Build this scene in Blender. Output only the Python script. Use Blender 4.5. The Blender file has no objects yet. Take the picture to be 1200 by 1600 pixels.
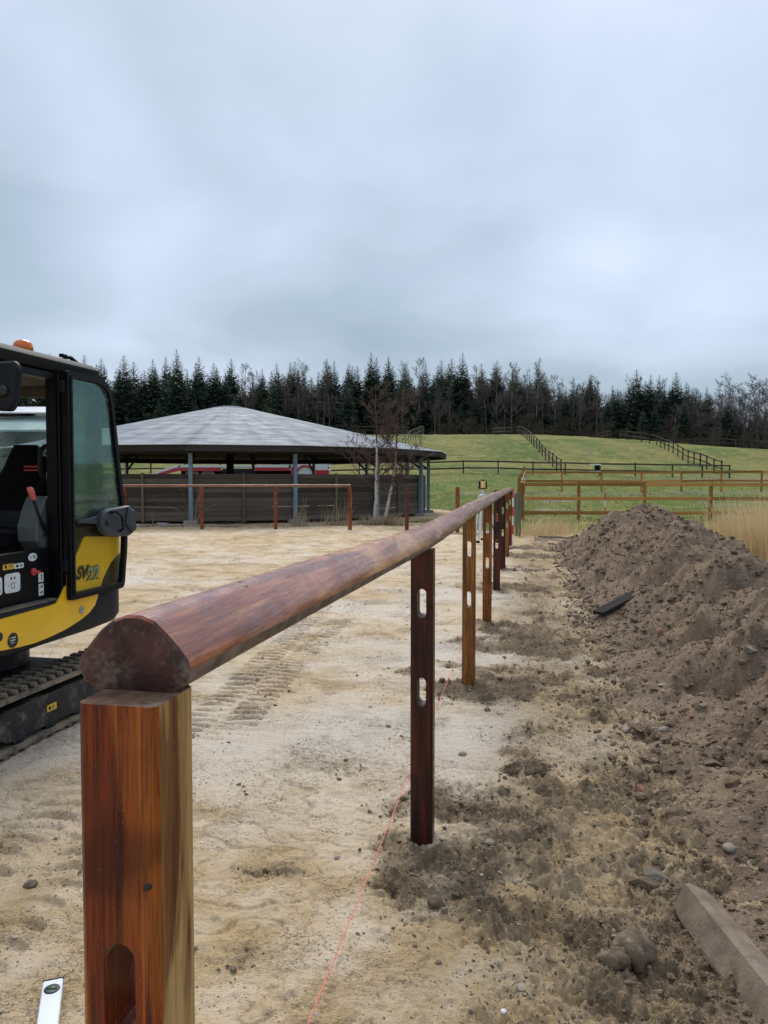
import bpy, bmesh, math, random
import numpy as np
from math import radians as R, sin, cos, pi, sqrt
from mathutils import Vector, Matrix

random.seed(7)
sc = bpy.context.scene
COL = sc.collection

# ------------------------------------------------------------------ camera
CAM_Z = 1.47
cam_d = bpy.data.cameras.new('camera'); cam = bpy.data.objects.new('camera', cam_d); COL.objects.link(cam)
cam.location = (0, 0, CAM_Z); cam.rotation_euler = (R(90 - 2.39), 0, 0)
cam_d.sensor_fit = 'VERTICAL'; cam_d.sensor_height = 36; cam_d.sensor_width = 27; cam_d.lens = 27
cam_d.clip_start = 0.05; cam_d.clip_end = 3000
cam_d.dof.use_dof = True; cam_d.dof.focus_distance = 6.0; cam_d.dof.aperture_fstop = 34
sc.camera = cam

# ------------------------------------------------------------------ sky, sun, exposure
SUN_EL, SUN_AZ = R(47), R(352)          # azimuth clockwise from +Y
w = bpy.data.worlds.new('World'); sc.world = w; w.use_nodes = True
nt = w.node_tree; nt.nodes.clear()
def wn(t, **k):
    n = nt.nodes.new(t)
    for a, b in k.items(): setattr(n, a, b)
    return n
def wmath(op, a, b=None, c=None, clamp=False):
    n = wn('ShaderNodeMath', operation=op, use_clamp=clamp)
    for i, x in enumerate((a, b, c)):
        if x is None: continue
        if isinstance(x, (int, float)): n.inputs[i].default_value = x
        else: nt.links.new(x, n.inputs[i])
    return n.outputs[0]
sky = wn('ShaderNodeTexSky', sky_type='NISHITA', sun_disc=False, sun_elevation=SUN_EL, sun_rotation=SUN_AZ)
bgs = wn('ShaderNodeVectorMath', operation='SCALE'); bgs.inputs['Scale'].default_value = 0.10
nt.links.new(sky.outputs[0], bgs.inputs[0])
tc = wn('ShaderNodeTexCoord'); sx = wn('ShaderNodeSeparateXYZ'); nt.links.new(tc.outputs['Generated'], sx.inputs[0])
zc = wmath('MAXIMUM', sx.outputs[2], 0.0); den = wmath('ADD', zc, 0.30)
cx = wn('ShaderNodeCombineXYZ')
nt.links.new(wmath('DIVIDE', sx.outputs[0], den), cx.inputs[0]); nt.links.new(wmath('DIVIDE', sx.outputs[1], den), cx.inputs[1])
def wnoise(scale, detail, rough, off):
    m = wn('ShaderNodeMapping'); m.inputs['Location'].default_value = off; m.inputs['Scale'].default_value = (1.0, 1.0, 1)
    nt.links.new(cx.outputs[0], m.inputs[0])
    n = wn('ShaderNodeTexNoise'); n.inputs['Scale'].default_value = scale; n.inputs['Detail'].default_value = detail
    n.inputs['Roughness'].default_value = rough; n.inputs['Distortion'].default_value = 0.35
    nt.links.new(m.outputs[0], n.inputs['Vector']); return n.outputs[0]
n1 = wnoise(0.85, 2.0, 0.42, (3.1, 7.7, 0)); n2 = wnoise(2.4, 5.0, 0.5, (8.3, 1.2, 2.0))
cl = wmath('ADD', wmath('MULTIPLY', n1, 0.74), wmath('MULTIPLY', n2, 0.26))
grad = wmath('ADD', wmath('MULTIPLY', zc, 0.30), wmath('MULTIPLY', wmath('POWER', 2.718, wmath('MULTIPLY', zc, -22.0)), wmath('MULTIPLY', n2, 0.12)))
ramp = wn('ShaderNodeValToRGB'); nt.links.new(wmath('ADD', cl, grad), ramp.inputs[0])
cr = ramp.color_ramp; cr.elements[0].position = 0.36; cr.elements[0].color = (0.162, 0.214, 0.266, 1)
cr.elements[1].position = 0.74; cr.elements[1].color = (0.425, 0.482, 0.590, 1)
e = cr.elements.new(0.52); e.color = (0.246, 0.306, 0.372, 1)
mixw = wn('ShaderNodeMix', data_type='RGBA'); mixw.inputs[0].default_value = 0.93
nt.links.new(bgs.outputs[0], mixw.inputs[6]); nt.links.new(ramp.outputs[0], mixw.inputs[7])
bg = wn('ShaderNodeBackground'); nt.links.new(mixw.outputs[2], bg.inputs[0]); bg.inputs[1].default_value = 1.0
wo = wn('ShaderNodeOutputWorld'); nt.links.new(bg.outputs[0], wo.inputs[0])

sun_d = bpy.data.lights.new('sun', 'SUN'); sun_d.energy = 1.5; sun_d.angle = R(30); sun_d.color = (1, 0.965, 0.92)
sun = bpy.data.objects.new('sun', sun_d); COL.objects.link(sun); sun.location = (0, -5, 30)
sdir = Vector((sin(SUN_AZ) * cos(SUN_EL), cos(SUN_AZ) * cos(SUN_EL), sin(SUN_EL)))
sun.rotation_euler = (-sdir).to_track_quat('-Z', 'Y').to_euler()
sc.view_settings.view_transform = 'Standard'; sc.view_settings.look = 'None'
sc.view_settings.exposure = 0.80; sc.view_settings.gamma = 1.0; sc.view_settings.use_curve_mapping = False
sc.cycles.use_denoising = True; sc.cycles.max_bounces = 5; sc.cycles.diffuse_bounces = 2; sc.cycles.glossy_bounces = 3; sc.cycles.transmission_bounces = 4; sc.cycles.transparent_max_bounces = 16

# ------------------------------------------------------------------ object helpers
def tag(o, label=None, cat=None, group=None, kind=None):
    if label: o['label'] = label
    if cat: o['category'] = cat
    if group: o['group'] = group
    if kind: o['kind'] = kind
    return o
def empty(name, loc=(0, 0, 0), rz=0.0, label=None, cat=None, group=None):
    o = bpy.data.objects.new(name, None); COL.objects.link(o)
    o.location = loc; o.rotation_euler = (0, 0, rz); o.empty_display_size = 0.1
    return tag(o, label, cat, group)
def link(name, me, parent=None, loc=None, rot=None):
    o = bpy.data.objects.new(name, me); COL.objects.link(o)
    if parent is not None: o.parent = parent
    if loc is not None: o.location = loc
    if rot is not None: o.rotation_euler = rot
    return o
_box_faces = None
def box_template():
    f = []
    I = lambda sx, sy, sz, k: (((sx * 2 + sy) * 2 + sz) * 3 + k)
    for s in (0, 1):
        f.append([I(s, 0, 0, 0), I(s, 1, 0, 0), I(s, 1, 1, 0), I(s, 0, 1, 0)])
        f.append([I(0, s, 0, 1), I(1, s, 0, 1), I(1, s, 1, 1), I(0, s, 1, 1)])
        f.append([I(0, 0, s, 2), I(1, 0, s, 2), I(1, 1, s, 2), I(0, 1, s, 2)])
    for a in (0, 1):
        for b in (0, 1):
            f.append([I(a, b, 0, 0), I(a, b, 1, 0), I(a, b, 1, 1), I(a, b, 0, 1)])
            f.append([I(a, 0, b, 0), I(a, 1, b, 0), I(a, 1, b, 2), I(a, 0, b, 2)])
            f.append([I(0, a, b, 1), I(1, a, b, 1), I(1, a, b, 2), I(0, a, b, 2)])
            for c in (0, 1): f.append([I(a, b, c, 0), I(a, b, c, 1), I(a, b, c, 2)])
    return f
_box_faces = box_template()
class MB:
    def __init__(s): s.v = []; s.f = []
    def add(s, vs, fs):
        o = len(s.v); s.v += [tuple(p) for p in vs]; s.f += [[i + o for i in q] for q in fs]; return s
    def box(s, c, size, bev=0.0, rz=0.0, rx=0.0, ry=0.0, jit=0.0):
        hx, hy, hz = size[0] / 2, size[1] / 2, size[2] / 2
        m = Matrix.Rotation(rz, 3, 'Z') @ Matrix.Rotation(ry, 3, 'Y') @ Matrix.Rotation(rx, 3, 'X')
        vs = []
        if bev <= 0:
            for a in (-1, 1):
                for b in (-1, 1):
                    for d in (-1, 1): vs.append(m @ Vector((a * hx, b * hy, d * hz)) + Vector(c))
            return s.add(vs, [[0, 1, 3, 2], [4, 5, 7, 6], [0, 1, 5, 4], [2, 3, 7, 6], [0, 2, 6, 4], [1, 3, 7, 5]])
        for a in (-1, 1):
            for b in (-1, 1):
                for d in (-1, 1):
                    j = Vector([random.uniform(-jit, jit) for _ in range(3)])
                    vs.append(m @ (Vector((a * hx, b * (hy - bev), d * (hz - bev))) + j) + Vector(c))
                    vs.append(m @ (Vector((a * (hx - bev), b * hy, d * (hz - bev))) + j) + Vector(c))
                    vs.append(m @ (Vector((a * (hx - bev), b * (hy - bev), d * hz)) + j) + Vector(c))
        return s.add(vs, _box_faces)
    def bar(s, p, q, wd, ht, bev=0.0):
        """box beam from p to q: wd horizontal, ht vertical section"""
        p, q = Vector(p), Vector(q); d = q - p; L = d.length
        rz = math.atan2(d.y, d.x); ry = -math.asin(max(-1, min(1, d.z / L)))
        return s.box((p + q) / 2, (L, wd, ht), bev, rz=rz, ry=ry)
    def prism(s, poly, fn, w0, w1, bev=0.0):
        """poly in (u,v); fn(u,v,w) -> xyz; extruded w0..w1, optional small bevel ring"""
        n = len(poly); rings = []
        if bev > 0:
            cxm = sum(p[0] for p in poly) / n; cym = sum(p[1] for p in poly) / n
            def ins(p):
                d = Vector((p[0] - cxm, p[1] - cym)); l = max(d.length, 1e-6); d *= max(0, (l - bev)) / l
                return (cxm + d.x, cym + d.y)
            sg = 1 if w1 > w0 else -1
            seq = [([ins(p) for p in poly], w0), (poly, w0 + sg * bev), (poly, w1 - sg * bev), ([ins(p) for p in poly], w1)]
        else: seq = [(poly, w0), (poly, w1)]
        vs = []; fs = []
        for pl, w_ in seq: vs += [fn(u, v, w_) for u, v in pl]
        for k in range(len(seq) - 1):
            for i in range(n):
                j = (i + 1) % n; fs.append([k * n + i, k * n + j, (k + 1) * n + j, (k + 1) * n + i])
        fs.append(list(range(n))); fs.append([(len(seq) - 1) * n + i for i in range(n)])
        return s.add(vs, fs)
    def tube(s, pts, rad, n=8, cap=True, squash=None):
        pts = [Vector(p) for p in pts]; vs = []; fs = []
        if isinstance(rad, (int, float)): rad = [rad] * len(pts)
        up = None
        for i, p in enumerate(pts):
            d = (pts[min(i + 1, len(pts) - 1)] - pts[max(i - 1, 0)])
            if d.length < 1e-9: d = Vector((0, 0, 1))
            d.normalize()
            if up is None: up = Vector((0, 0, 1)) if abs(d.z) < 0.9 else Vector((1, 0, 0))
            a = d.cross(up)
            if a.length < 1e-6: a = d.cross(Vector((0.3, 1, 0.2)))
            a.normalize(); b = d.cross(a); up = -b if b.dot(up) < 0 else b
            for k in range(n):
                t = 2 * pi * k / n; vs.append(p + a * cos(t) * rad[i] + b * sin(t) * rad[i])
        for i in range(len(pts) - 1):
            for k in range(n):
                l = (k + 1) % n; fs.append([i * n + k, i * n + l, (i + 1) * n + l, (i + 1) * n + k])
        if cap:
            fs.append(list(range(n))[::-1]); fs.append([(len(pts) - 1) * n + k for k in range(n)])
        return s.add(vs, fs)
    def lathe(s, prof, c=(0, 0, 0), n=16, fn=None):
        """prof: (r,h) list; axis +Z or mapped by fn(x,y,h)"""
        vs = []; fs = []
        for r, h in prof:
            for k in range(n):
                t = 2 * pi * k / n; x, y = r * cos(t), r * sin(t)
                vs.append(fn(x, y, h) if fn else (c[0] + x, c[1] + y, c[2] + h))
        for i in range(len(prof) - 1):
            for k in range(n):
                l = (k + 1) % n; fs.append([i * n + k, i * n + l, (i + 1) * n + l, (i + 1) * n + k])
        fs.append(list(range(n))[::-1]); fs.append([(len(prof) - 1) * n + k for k in range(n)])
        return s.add(vs, fs)
    def mesh(s, name, mat, smooth=False, fix=True, auto=None):
        me = bpy.data.meshes.new(name); me.from_pydata(s.v, [], s.f)
        if fix:
            bm = bmesh.new(); bm.from_mesh(me); bmesh.ops.recalc_face_normals(bm, faces=bm.faces); bm.to_mesh(me); bm.free()
        if mat: me.materials.append(mat)
        if smooth: me.polygons.foreach_set('use_smooth', [True] * len(me.polygons))
        if smooth and auto:
            try: me.set_sharp_from_angle(angle=R(auto))
            except Exception: pass
        me.update(); return me
    def build(s, name, mat, parent=None, smooth=False, loc=None, rot=None, fix=True, auto=None):
        return link(name, s.mesh(name, mat, smooth, fix, auto), parent, loc, rot)

def fast_mesh(name, V, F, mat, smooth=True, attrs=None):
    """numpy mesh: V (n,3), F (m,k) with constant k"""
    me = bpy.data.meshes.new(name); k = F.shape[1]
    me.vertices.add(len(V)); me.vertices.foreach_set('co', np.ascontiguousarray(V, dtype=np.float32).ravel())
    me.loops.add(F.size); me.loops.foreach_set('vertex_index', F.astype(np.int32).ravel())
    me.polygons.add(len(F)); me.polygons.foreach_set('loop_start', np.arange(0, F.size, k, dtype=np.int32))
    me.update(calc_edges=True)
    me.polygons.foreach_set('use_smooth', np.full(len(F), smooth, dtype=bool))
    for nme, arr in (attrs or {}).items():
        a = me.attributes.new(nme, 'FLOAT', 'POINT'); a.data.foreach_set('value', arr.astype(np.float32).ravel())
    if mat: me.materials.append(mat)
    me.validate(); me.update(); return me

# ------------------------------------------------------------------ numpy noise
def _hash(ix, iy, seed):
    h = (ix.astype(np.int64) * 374761393 + iy.astype(np.int64) * 668265263 + seed * 1442695041) & 0xffffffff
    h = ((h ^ (h >> 13)) * 1274126177) & 0xffffffff
    return (h ^ (h >> 16)) & 0xffffffff
def gnoise(x, y, seed=0):
    ix = np.floor(x); iy = np.floor(y); fx = x - ix; fy = y - iy
    u = fx * fx * fx * (fx * (fx * 6 - 15) + 10); v = fy * fy * fy * (fy * (fy * 6 - 15) + 10)
    def g(ax, ay, dx, dy):
        t = _hash(ix + ax, iy + ay, seed) * (2 * pi / 4294967296.0); return np.cos(t) * dx + np.sin(t) * dy
    a = g(0, 0, fx, fy); b = g(1, 0, fx - 1, fy); c = g(0, 1, fx, fy - 1); d = g(1, 1, fx - 1, fy - 1)
    return (a + (b - a) * u + ((c + (d - c) * u) - (a + (b - a) * u)) * v) * 1.4
def fbm(x, y, wl, octv, seed=0, gain=0.5):
    s = 0; a = 1.0; f = 1.0 / wl
    for o in range(octv):
        s = s + a * gnoise(x * f + o * 17.3, y * f - o * 9.1, seed + o); a *= gain; f *= 2.03
    return s
def lumps(x, y, wl, octv, seed=0, gain=0.5):
    """rounded lumps with creases, 0..1"""
    s = 0; a = 1.0; f = 1.0 / wl; t = 0
    for o in range(octv):
        s = s + a * np.abs(gnoise(x * f + o * 11.7, y * f + o * 5.3, seed + o)); t += a; a *= gain; f *= 2.1
    return s / t
def sstep(a, b, x):
    t = np.clip((x - a) / (b - a), 0, 1); return t * t * (3 - 2 * t)
# ------------------------------------------------------------------ materials
class NG:
    def __init__(s, name):
        s.m = bpy.data.materials.new(name); s.m.use_nodes = True; s.t = s.m.node_tree; s.t.nodes.clear()
        s.out = s.n('ShaderNodeOutputMaterial')
    def n(s, typ, **k):
        x = s.t.nodes.new(typ)
        for a, b in k.items(): setattr(x, a, b)
        return x
    def put(s, sock, val):
        if val is None: return
        if isinstance(val, bpy.types.NodeSocket): s.t.links.new(val, sock)
        elif isinstance(val, (tuple, list)) and len(val) == 3 and sock.type == 'RGBA': sock.default_value = (*val, 1)
        else: sock.default_value = val
    def coords(s, scale=(1, 1, 1), kind='Object', loc=(0, 0, 0), rnd=False):
        t = s.n('ShaderNodeTexCoord'); m = s.n('ShaderNodeMapping'); m.inputs['Scale'].default_value = scale
        m.inputs['Location'].default_value = loc
        src = t.outputs[kind]
        if rnd:
            oi = s.n('ShaderNodeObjectInfo'); va = s.n('ShaderNodeVectorMath', operation='ADD')
            mu = s.math('MULTIPLY', oi.outputs['Random'], 37.0); s.t.links.new(src, va.inputs[0]); s.t.links.new(mu, va.inputs[1]); src = va.outputs[0]
        s.t.links.new(src, m.inputs[0]); return m.outputs[0]
    def noise(s, vec, scale, detail=4, rough=0.55, dist=0.0):
        n = s.n('ShaderNodeTexNoise'); s.put(n.inputs['Vector'], vec); n.inputs['Scale'].default_value = scale
        n.inputs['Detail'].default_value = detail; n.inputs['Roughness'].default_value = rough; n.inputs['Distortion'].default_value = dist
        return n.outputs[0]
    def voro(s, vec, scale, feat='F1', out='Distance', rnd=1.0):
        n = s.n('ShaderNodeTexVoronoi', feature=feat); s.put(n.inputs['Vector'], vec); n.inputs['Scale'].default_value = scale
        n.inputs['Randomness'].default_value = rnd; return n.outputs[out]
    def math(s, op, a, b=None, c=None, clamp=False):
        n = s.n('ShaderNodeMath', operation=op, use_clamp=clamp)
        for i, x in enumerate((a, b, c)): s.put(n.inputs[i], x)
        return n.outputs[0]
    def rng(s, v, a, b, c=0.0, d=1.0, smooth=True):
        n = s.n('ShaderNodeMapRange', clamp=True); n.interpolation_type = 'SMOOTHSTEP' if smooth else 'LINEAR'
        for i, x in enumerate((v, a, b, c, d)): s.put(n.inputs[i], x)
        return n.outputs[0]
    def mix(s, f, a, b, mode='MIX'):
        n = s.n('ShaderNodeMix', data_type='RGBA', blend_type=mode); s.put(n.inputs[0], f); s.put(n.inputs[6], a); s.put(n.inputs[7], b)
        return n.outputs[2]
    def attr(s, name):
        n = s.n('ShaderNodeAttribute', attribute_name=name); return n.outputs['Fac']
    def rand(s):
        return s.n('ShaderNodeObjectInfo').outputs['Random']
    def bump(s, h, strength, dist=0.01, nrm=None):
        n = s.n('ShaderNodeBump'); s.put(n.inputs['Height'], h); s.put(n.inputs['Strength'], strength); n.inputs['Distance'].default_value = dist
        if nrm is not None: s.t.links.new(nrm, n.inputs['Normal'])
        return n.outputs[0]
    def bsdf(s, color, rough=0.6, metal=0.0, spec=0.5, normal=None, coat=0.0, coat_r=0.1, **k):
        b = s.n('ShaderNodeBsdfPrincipled'); s.put(b.inputs['Base Color'], color); s.put(b.inputs['Roughness'], rough)
        s.put(b.inputs['Metallic'], metal); s.put(b.inputs['Specular IOR Level'], spec); s.put(b.inputs['Coat Weight'], coat)
        s.put(b.inputs['Coat Roughness'], coat_r)
        if normal is not None: s.t.links.new(normal, b.inputs['Normal'])
        for a, v in k.items(): s.put(b.inputs[a.replace('_', ' ')], v)
        return b.outputs[0]
    def done(s, sh):
        s.t.links.new(sh, s.out.inputs[0]); return s.m

def plain(name, col, rough=0.5, metal=0.0, var=0.25, scale=8.0, bump=0.1, bscale=60.0, dirt=0.0, dcol=(0.30, 0.24, 0.17), spec=0.5, coat=0.0, dscale=3.0):
    g = NG(name); v = g.coords()
    n = g.noise(v, scale, 5, 0.6)
    c = g.mix(g.rng(n, 0.3, 0.7), tuple(x * (1 - var) for x in col), tuple(min(1, x * (1 + var)) for x in col))
    rr = rough
    if dirt > 0:
        d = g.math('ADD', g.noise(v, dscale, 7, 0.68), g.math('MULTIPLY', g.noise(v, dscale * 14, 4, 0.6), 0.35))
        f = g.rng(d, 0.92 - 0.5 * dirt, 1.02 - 0.25 * dirt)
        c = g.mix(f, c, dcol); rr = g.rng(f, 0, 1, rough, 0.9)
    nb = g.bump(g.noise(v, bscale, 3, 0.6), bump, 0.004) if bump > 0 else None
    return g.done(g.bsdf(c, rr, metal, spec, nb, coat))

def wood_varnish(name, dark, mid, light, axis='Z', rough=0.33, pale=0.0, mud=0.0, patches=0.5, coat=0.06):
    """oiled hardwood: streaks along one local axis"""
    g = NG(name)
    st = {'Z': (1, 1, 0.035), 'Y': (1, 0.035, 1)}[axis]; st2 = {'Z': (1, 1, 0.12), 'Y': (1, 0.12, 1)}[axis]
    v = g.coords(st, rnd=True); v2 = g.coords(st2, rnd=True); v3 = g.coords(rnd=True)
    n1 = g.noise(v, 48, 6, 0.66, 0.4); n2 = g.noise(v, 190, 5, 0.66); n3 = g.noise(v2, 9, 4, 0.55, 0.8)
    c = g.mix(g.rng(n1, 0.40, 0.60), dark, mid)
    c = g.mix(g.math('MULTIPLY', g.rng(n3, 0.50, 0.64), 0.85), c, light)
    c = g.mix(g.math('MULTIPLY', g.rng(n2, 0.51, 0.66), 0.42), c, tuple(x * 0.4 for x in dark))
    pore = g.rng(g.noise(v, 430, 3, 0.6), 0.565, 0.605); c = g.mix(g.math('MULTIPLY', pore, 0.38), c, tuple(x * 0.28 for x in dark))
    fleck = g.rng(g.noise(g.coords({'Z': (1, 1, 0.02), 'Y': (1, 0.02, 1)}[axis], rnd=True), 105, 3, 0.55), 0.60, 0.635); c = g.mix(g.math('MULTIPLY', fleck, 0.5 if axis == 'Z' else 0.10), c, tuple(min(1, x * 1.25) for x in light))
    pat = g.noise(v3, 5.5, 3, 0.5)
    c = g.mix(g.math('MULTIPLY', g.rng(pat, 0.5, 0.66), patches), c, tuple(x * 0.5 for x in dark))
    rr = g.rng(g.noise(v3, 22, 4), 0.35, 0.7, rough - 0.08, rough + 0.18)
    if pale > 0:   # bare sapwood left by the planer
        px = g.noise(g.coords({'Z': (1, 1, 0.16), 'Y': (1, 0.16, 1)}[axis], rnd=True), 13, 4, 0.55, 0.5)
        f = g.rng(px, 0.60 - 0.2 * pale, 0.66 - 0.2 * pale)
        c = g.mix(g.math('MULTIPLY', f, 0.85), c, g.mix(g.rng(n1, 0.35, 0.65), (0.42, 0.23, 0.075), (0.66, 0.43, 0.17)))
    if mud > 0:
        f = g.rng(g.math('ADD', g.noise(v3, 7, 6, 0.66), g.math('MULTIPLY', g.noise(v3, 90, 3), 0.3)), 0.98 - 0.45 * mud, 1.06 - 0.3 * mud)
        c = g.mix(g.math('MULTIPLY', f, 0.8), c, (0.27, 0.22, 0.17)); rr = g.rng(f, 0, 1, rr, 0.85)
    sp = g.rng(g.voro(v3, 120), 0.05, 0.09, 1, 0)
    c = g.mix(g.math('MULTIPLY', sp, 0.5), c, (0.40, 0.33, 0.26))
    h = g.math('SUBTRACT', g.math('ADD', n2, g.math('MULTIPLY', g.noise(v3, 70, 4), 0.5)), g.math('MULTIPLY', pore, 0.8))
    return g.done(g.bsdf(c, rr, 0, 0.3, g.bump(h, 0.28, 0.003), coat=coat, coat_r=0.2))

def wood_weather(name, a, b, axis='X', rough=0.85, green=0.0, scale=1.0):
    g = NG(name); st = {'X': (0.05, 1, 1), 'Z': (1, 1, 0.05), 'Y': (1, 0.05, 1)}[axis]
    v = g.coords(st, rnd=True); v3 = g.coords(rnd=True)
    n1 = g.noise(v, 22 * scale, 6, 0.65, 0.3); n2 = g.noise(v, 90 * scale, 4, 0.6)
    c = g.mix(g.rng(n1, 0.33, 0.68), a, b)
    c = g.mix(g.math('MULTIPLY', g.rng(n2, 0.5, 0.7), 0.5), c, tuple(x * 0.45 for x in a))
    c = g.mix(0.55, c, g.mix(g.rand(), tuple(x * 0.5 for x in a), tuple(min(1, x * 1.35) for x in b)))
    if green > 0: c = g.mix(g.math('MULTIPLY', g.rng(g.noise(v3, 2.2, 5, 0.6), 0.45, 0.7), green), c, (0.13, 0.15, 0.06))
    return g.done(g.bsdf(c, rough, 0, 0.15, g.bump(n2, 0.4, 0.004)))

def wet_glass(name, tint, drops=0.5, refl=0.10, scale=70):
    g = NG(name); v = g.coords()
    tr = g.n('ShaderNodeBsdfTransparent'); tr.inputs[0].default_value = (*tint, 1)
    d1 = g.voro(v, scale, rnd=1.0); d2 = g.voro(g.coords(loc=(3.3, 1.7, 0.4)), scale * 2.1)
    dens = g.noise(v, 3.5, 4, 0.6)
    m1 = g.math('MULTIPLY', g.rng(d1, 0.16, 0.30, 1, 0), g.rng(dens, 0.34, 0.62)); m2 = g.math('MULTIPLY', g.rng(d2, 0.18, 0.34, 1, 0), g.rng(dens, 0.3, 0.5))
    m = g.math('MAXIMUM', m1, m2)
    nb = g.bump(m, 0.6, 0.004)
    gl = g.n('ShaderNodeBsdfGlossy'); gl.inputs['Roughness'].default_value = 0.04; gl.inputs['Color'].default_value = (0.9, 0.95, 1, 1); g.t.links.new(nb, gl.inputs['Normal'])
    fr = g.n('ShaderNodeFresnel'); fr.inputs[0].default_value = 1.45; g.t.links.new(nb, fr.inputs['Normal'])
    m_1 = g.n('ShaderNodeMixShader'); g.put(m_1.inputs[0], g.math('ADD', g.math('MULTIPLY', fr.outputs[0], 0.8 + refl), max(0, refl) * 0.3))
    g.t.links.new(tr.outputs[0], m_1.inputs[1]); g.t.links.new(gl.outputs[0], m_1.inputs[2])
    rf = g.bsdf(tuple(min(1, x * 0.9 + 0.05) for x in tint), 0.08, 0, 0.5, nb, Transmission_Weight=0.85, IOR=1.33)
    m_2 = g.n('ShaderNodeMixShader'); g.put(m_2.inputs[0], g.math('MULTIPLY', m, drops))
    g.t.links.new(m_1.outputs[0], m_2.inputs[1]); g.t.links.new(rf, m_2.inputs[2])
    return g.done(m_2.outputs[0])

def leafy(name, a, b, rough=0.7, trans=0.25, scale=0.6):
    g = NG(name); v = g.coords(rnd=True)
    c = g.mix(g.rng(g.noise(v, scale, 4, 0.6), 0.3, 0.7), a, b)
    c = g.mix(g.math('MULTIPLY', g.rand(), 0.5), c, tuple((x + y) * 0.36 for x, y in zip(a, b)))
    p = g.bsdf(c, rough, 0, 0.25); t = g.n('ShaderNodeBsdfTranslucent'); g.put(t.inputs[0], c)
    m = g.n('ShaderNodeMixShader'); m.inputs[0].default_value = trans; g.t.links.new(p, m.inputs[1]); g.t.links.new(t.outputs[0], m.inputs[2])
    return g.done(m.outputs[0])

def soil_nodes(g, v, dark, mid, light):
    n1 = g.noise(v, 3.0, 6, 0.65); n2 = g.noise(v, 28, 5, 0.65); n3 = g.noise(v, 160, 3, 0.6)
    c = g.mix(g.rng(n1, 0.35, 0.68), dark, mid)
    c = g.mix(g.math('MULTIPLY', g.rng(n2, 0.5, 0.74), 0.8), c, light)
    c = g.mix(g.math('MULTIPLY', g.rng(n3, 0.35, 0.6, 1, 0), 0.5), c, tuple(x * 0.45 for x in dark))
    return c, n2, n3

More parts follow.
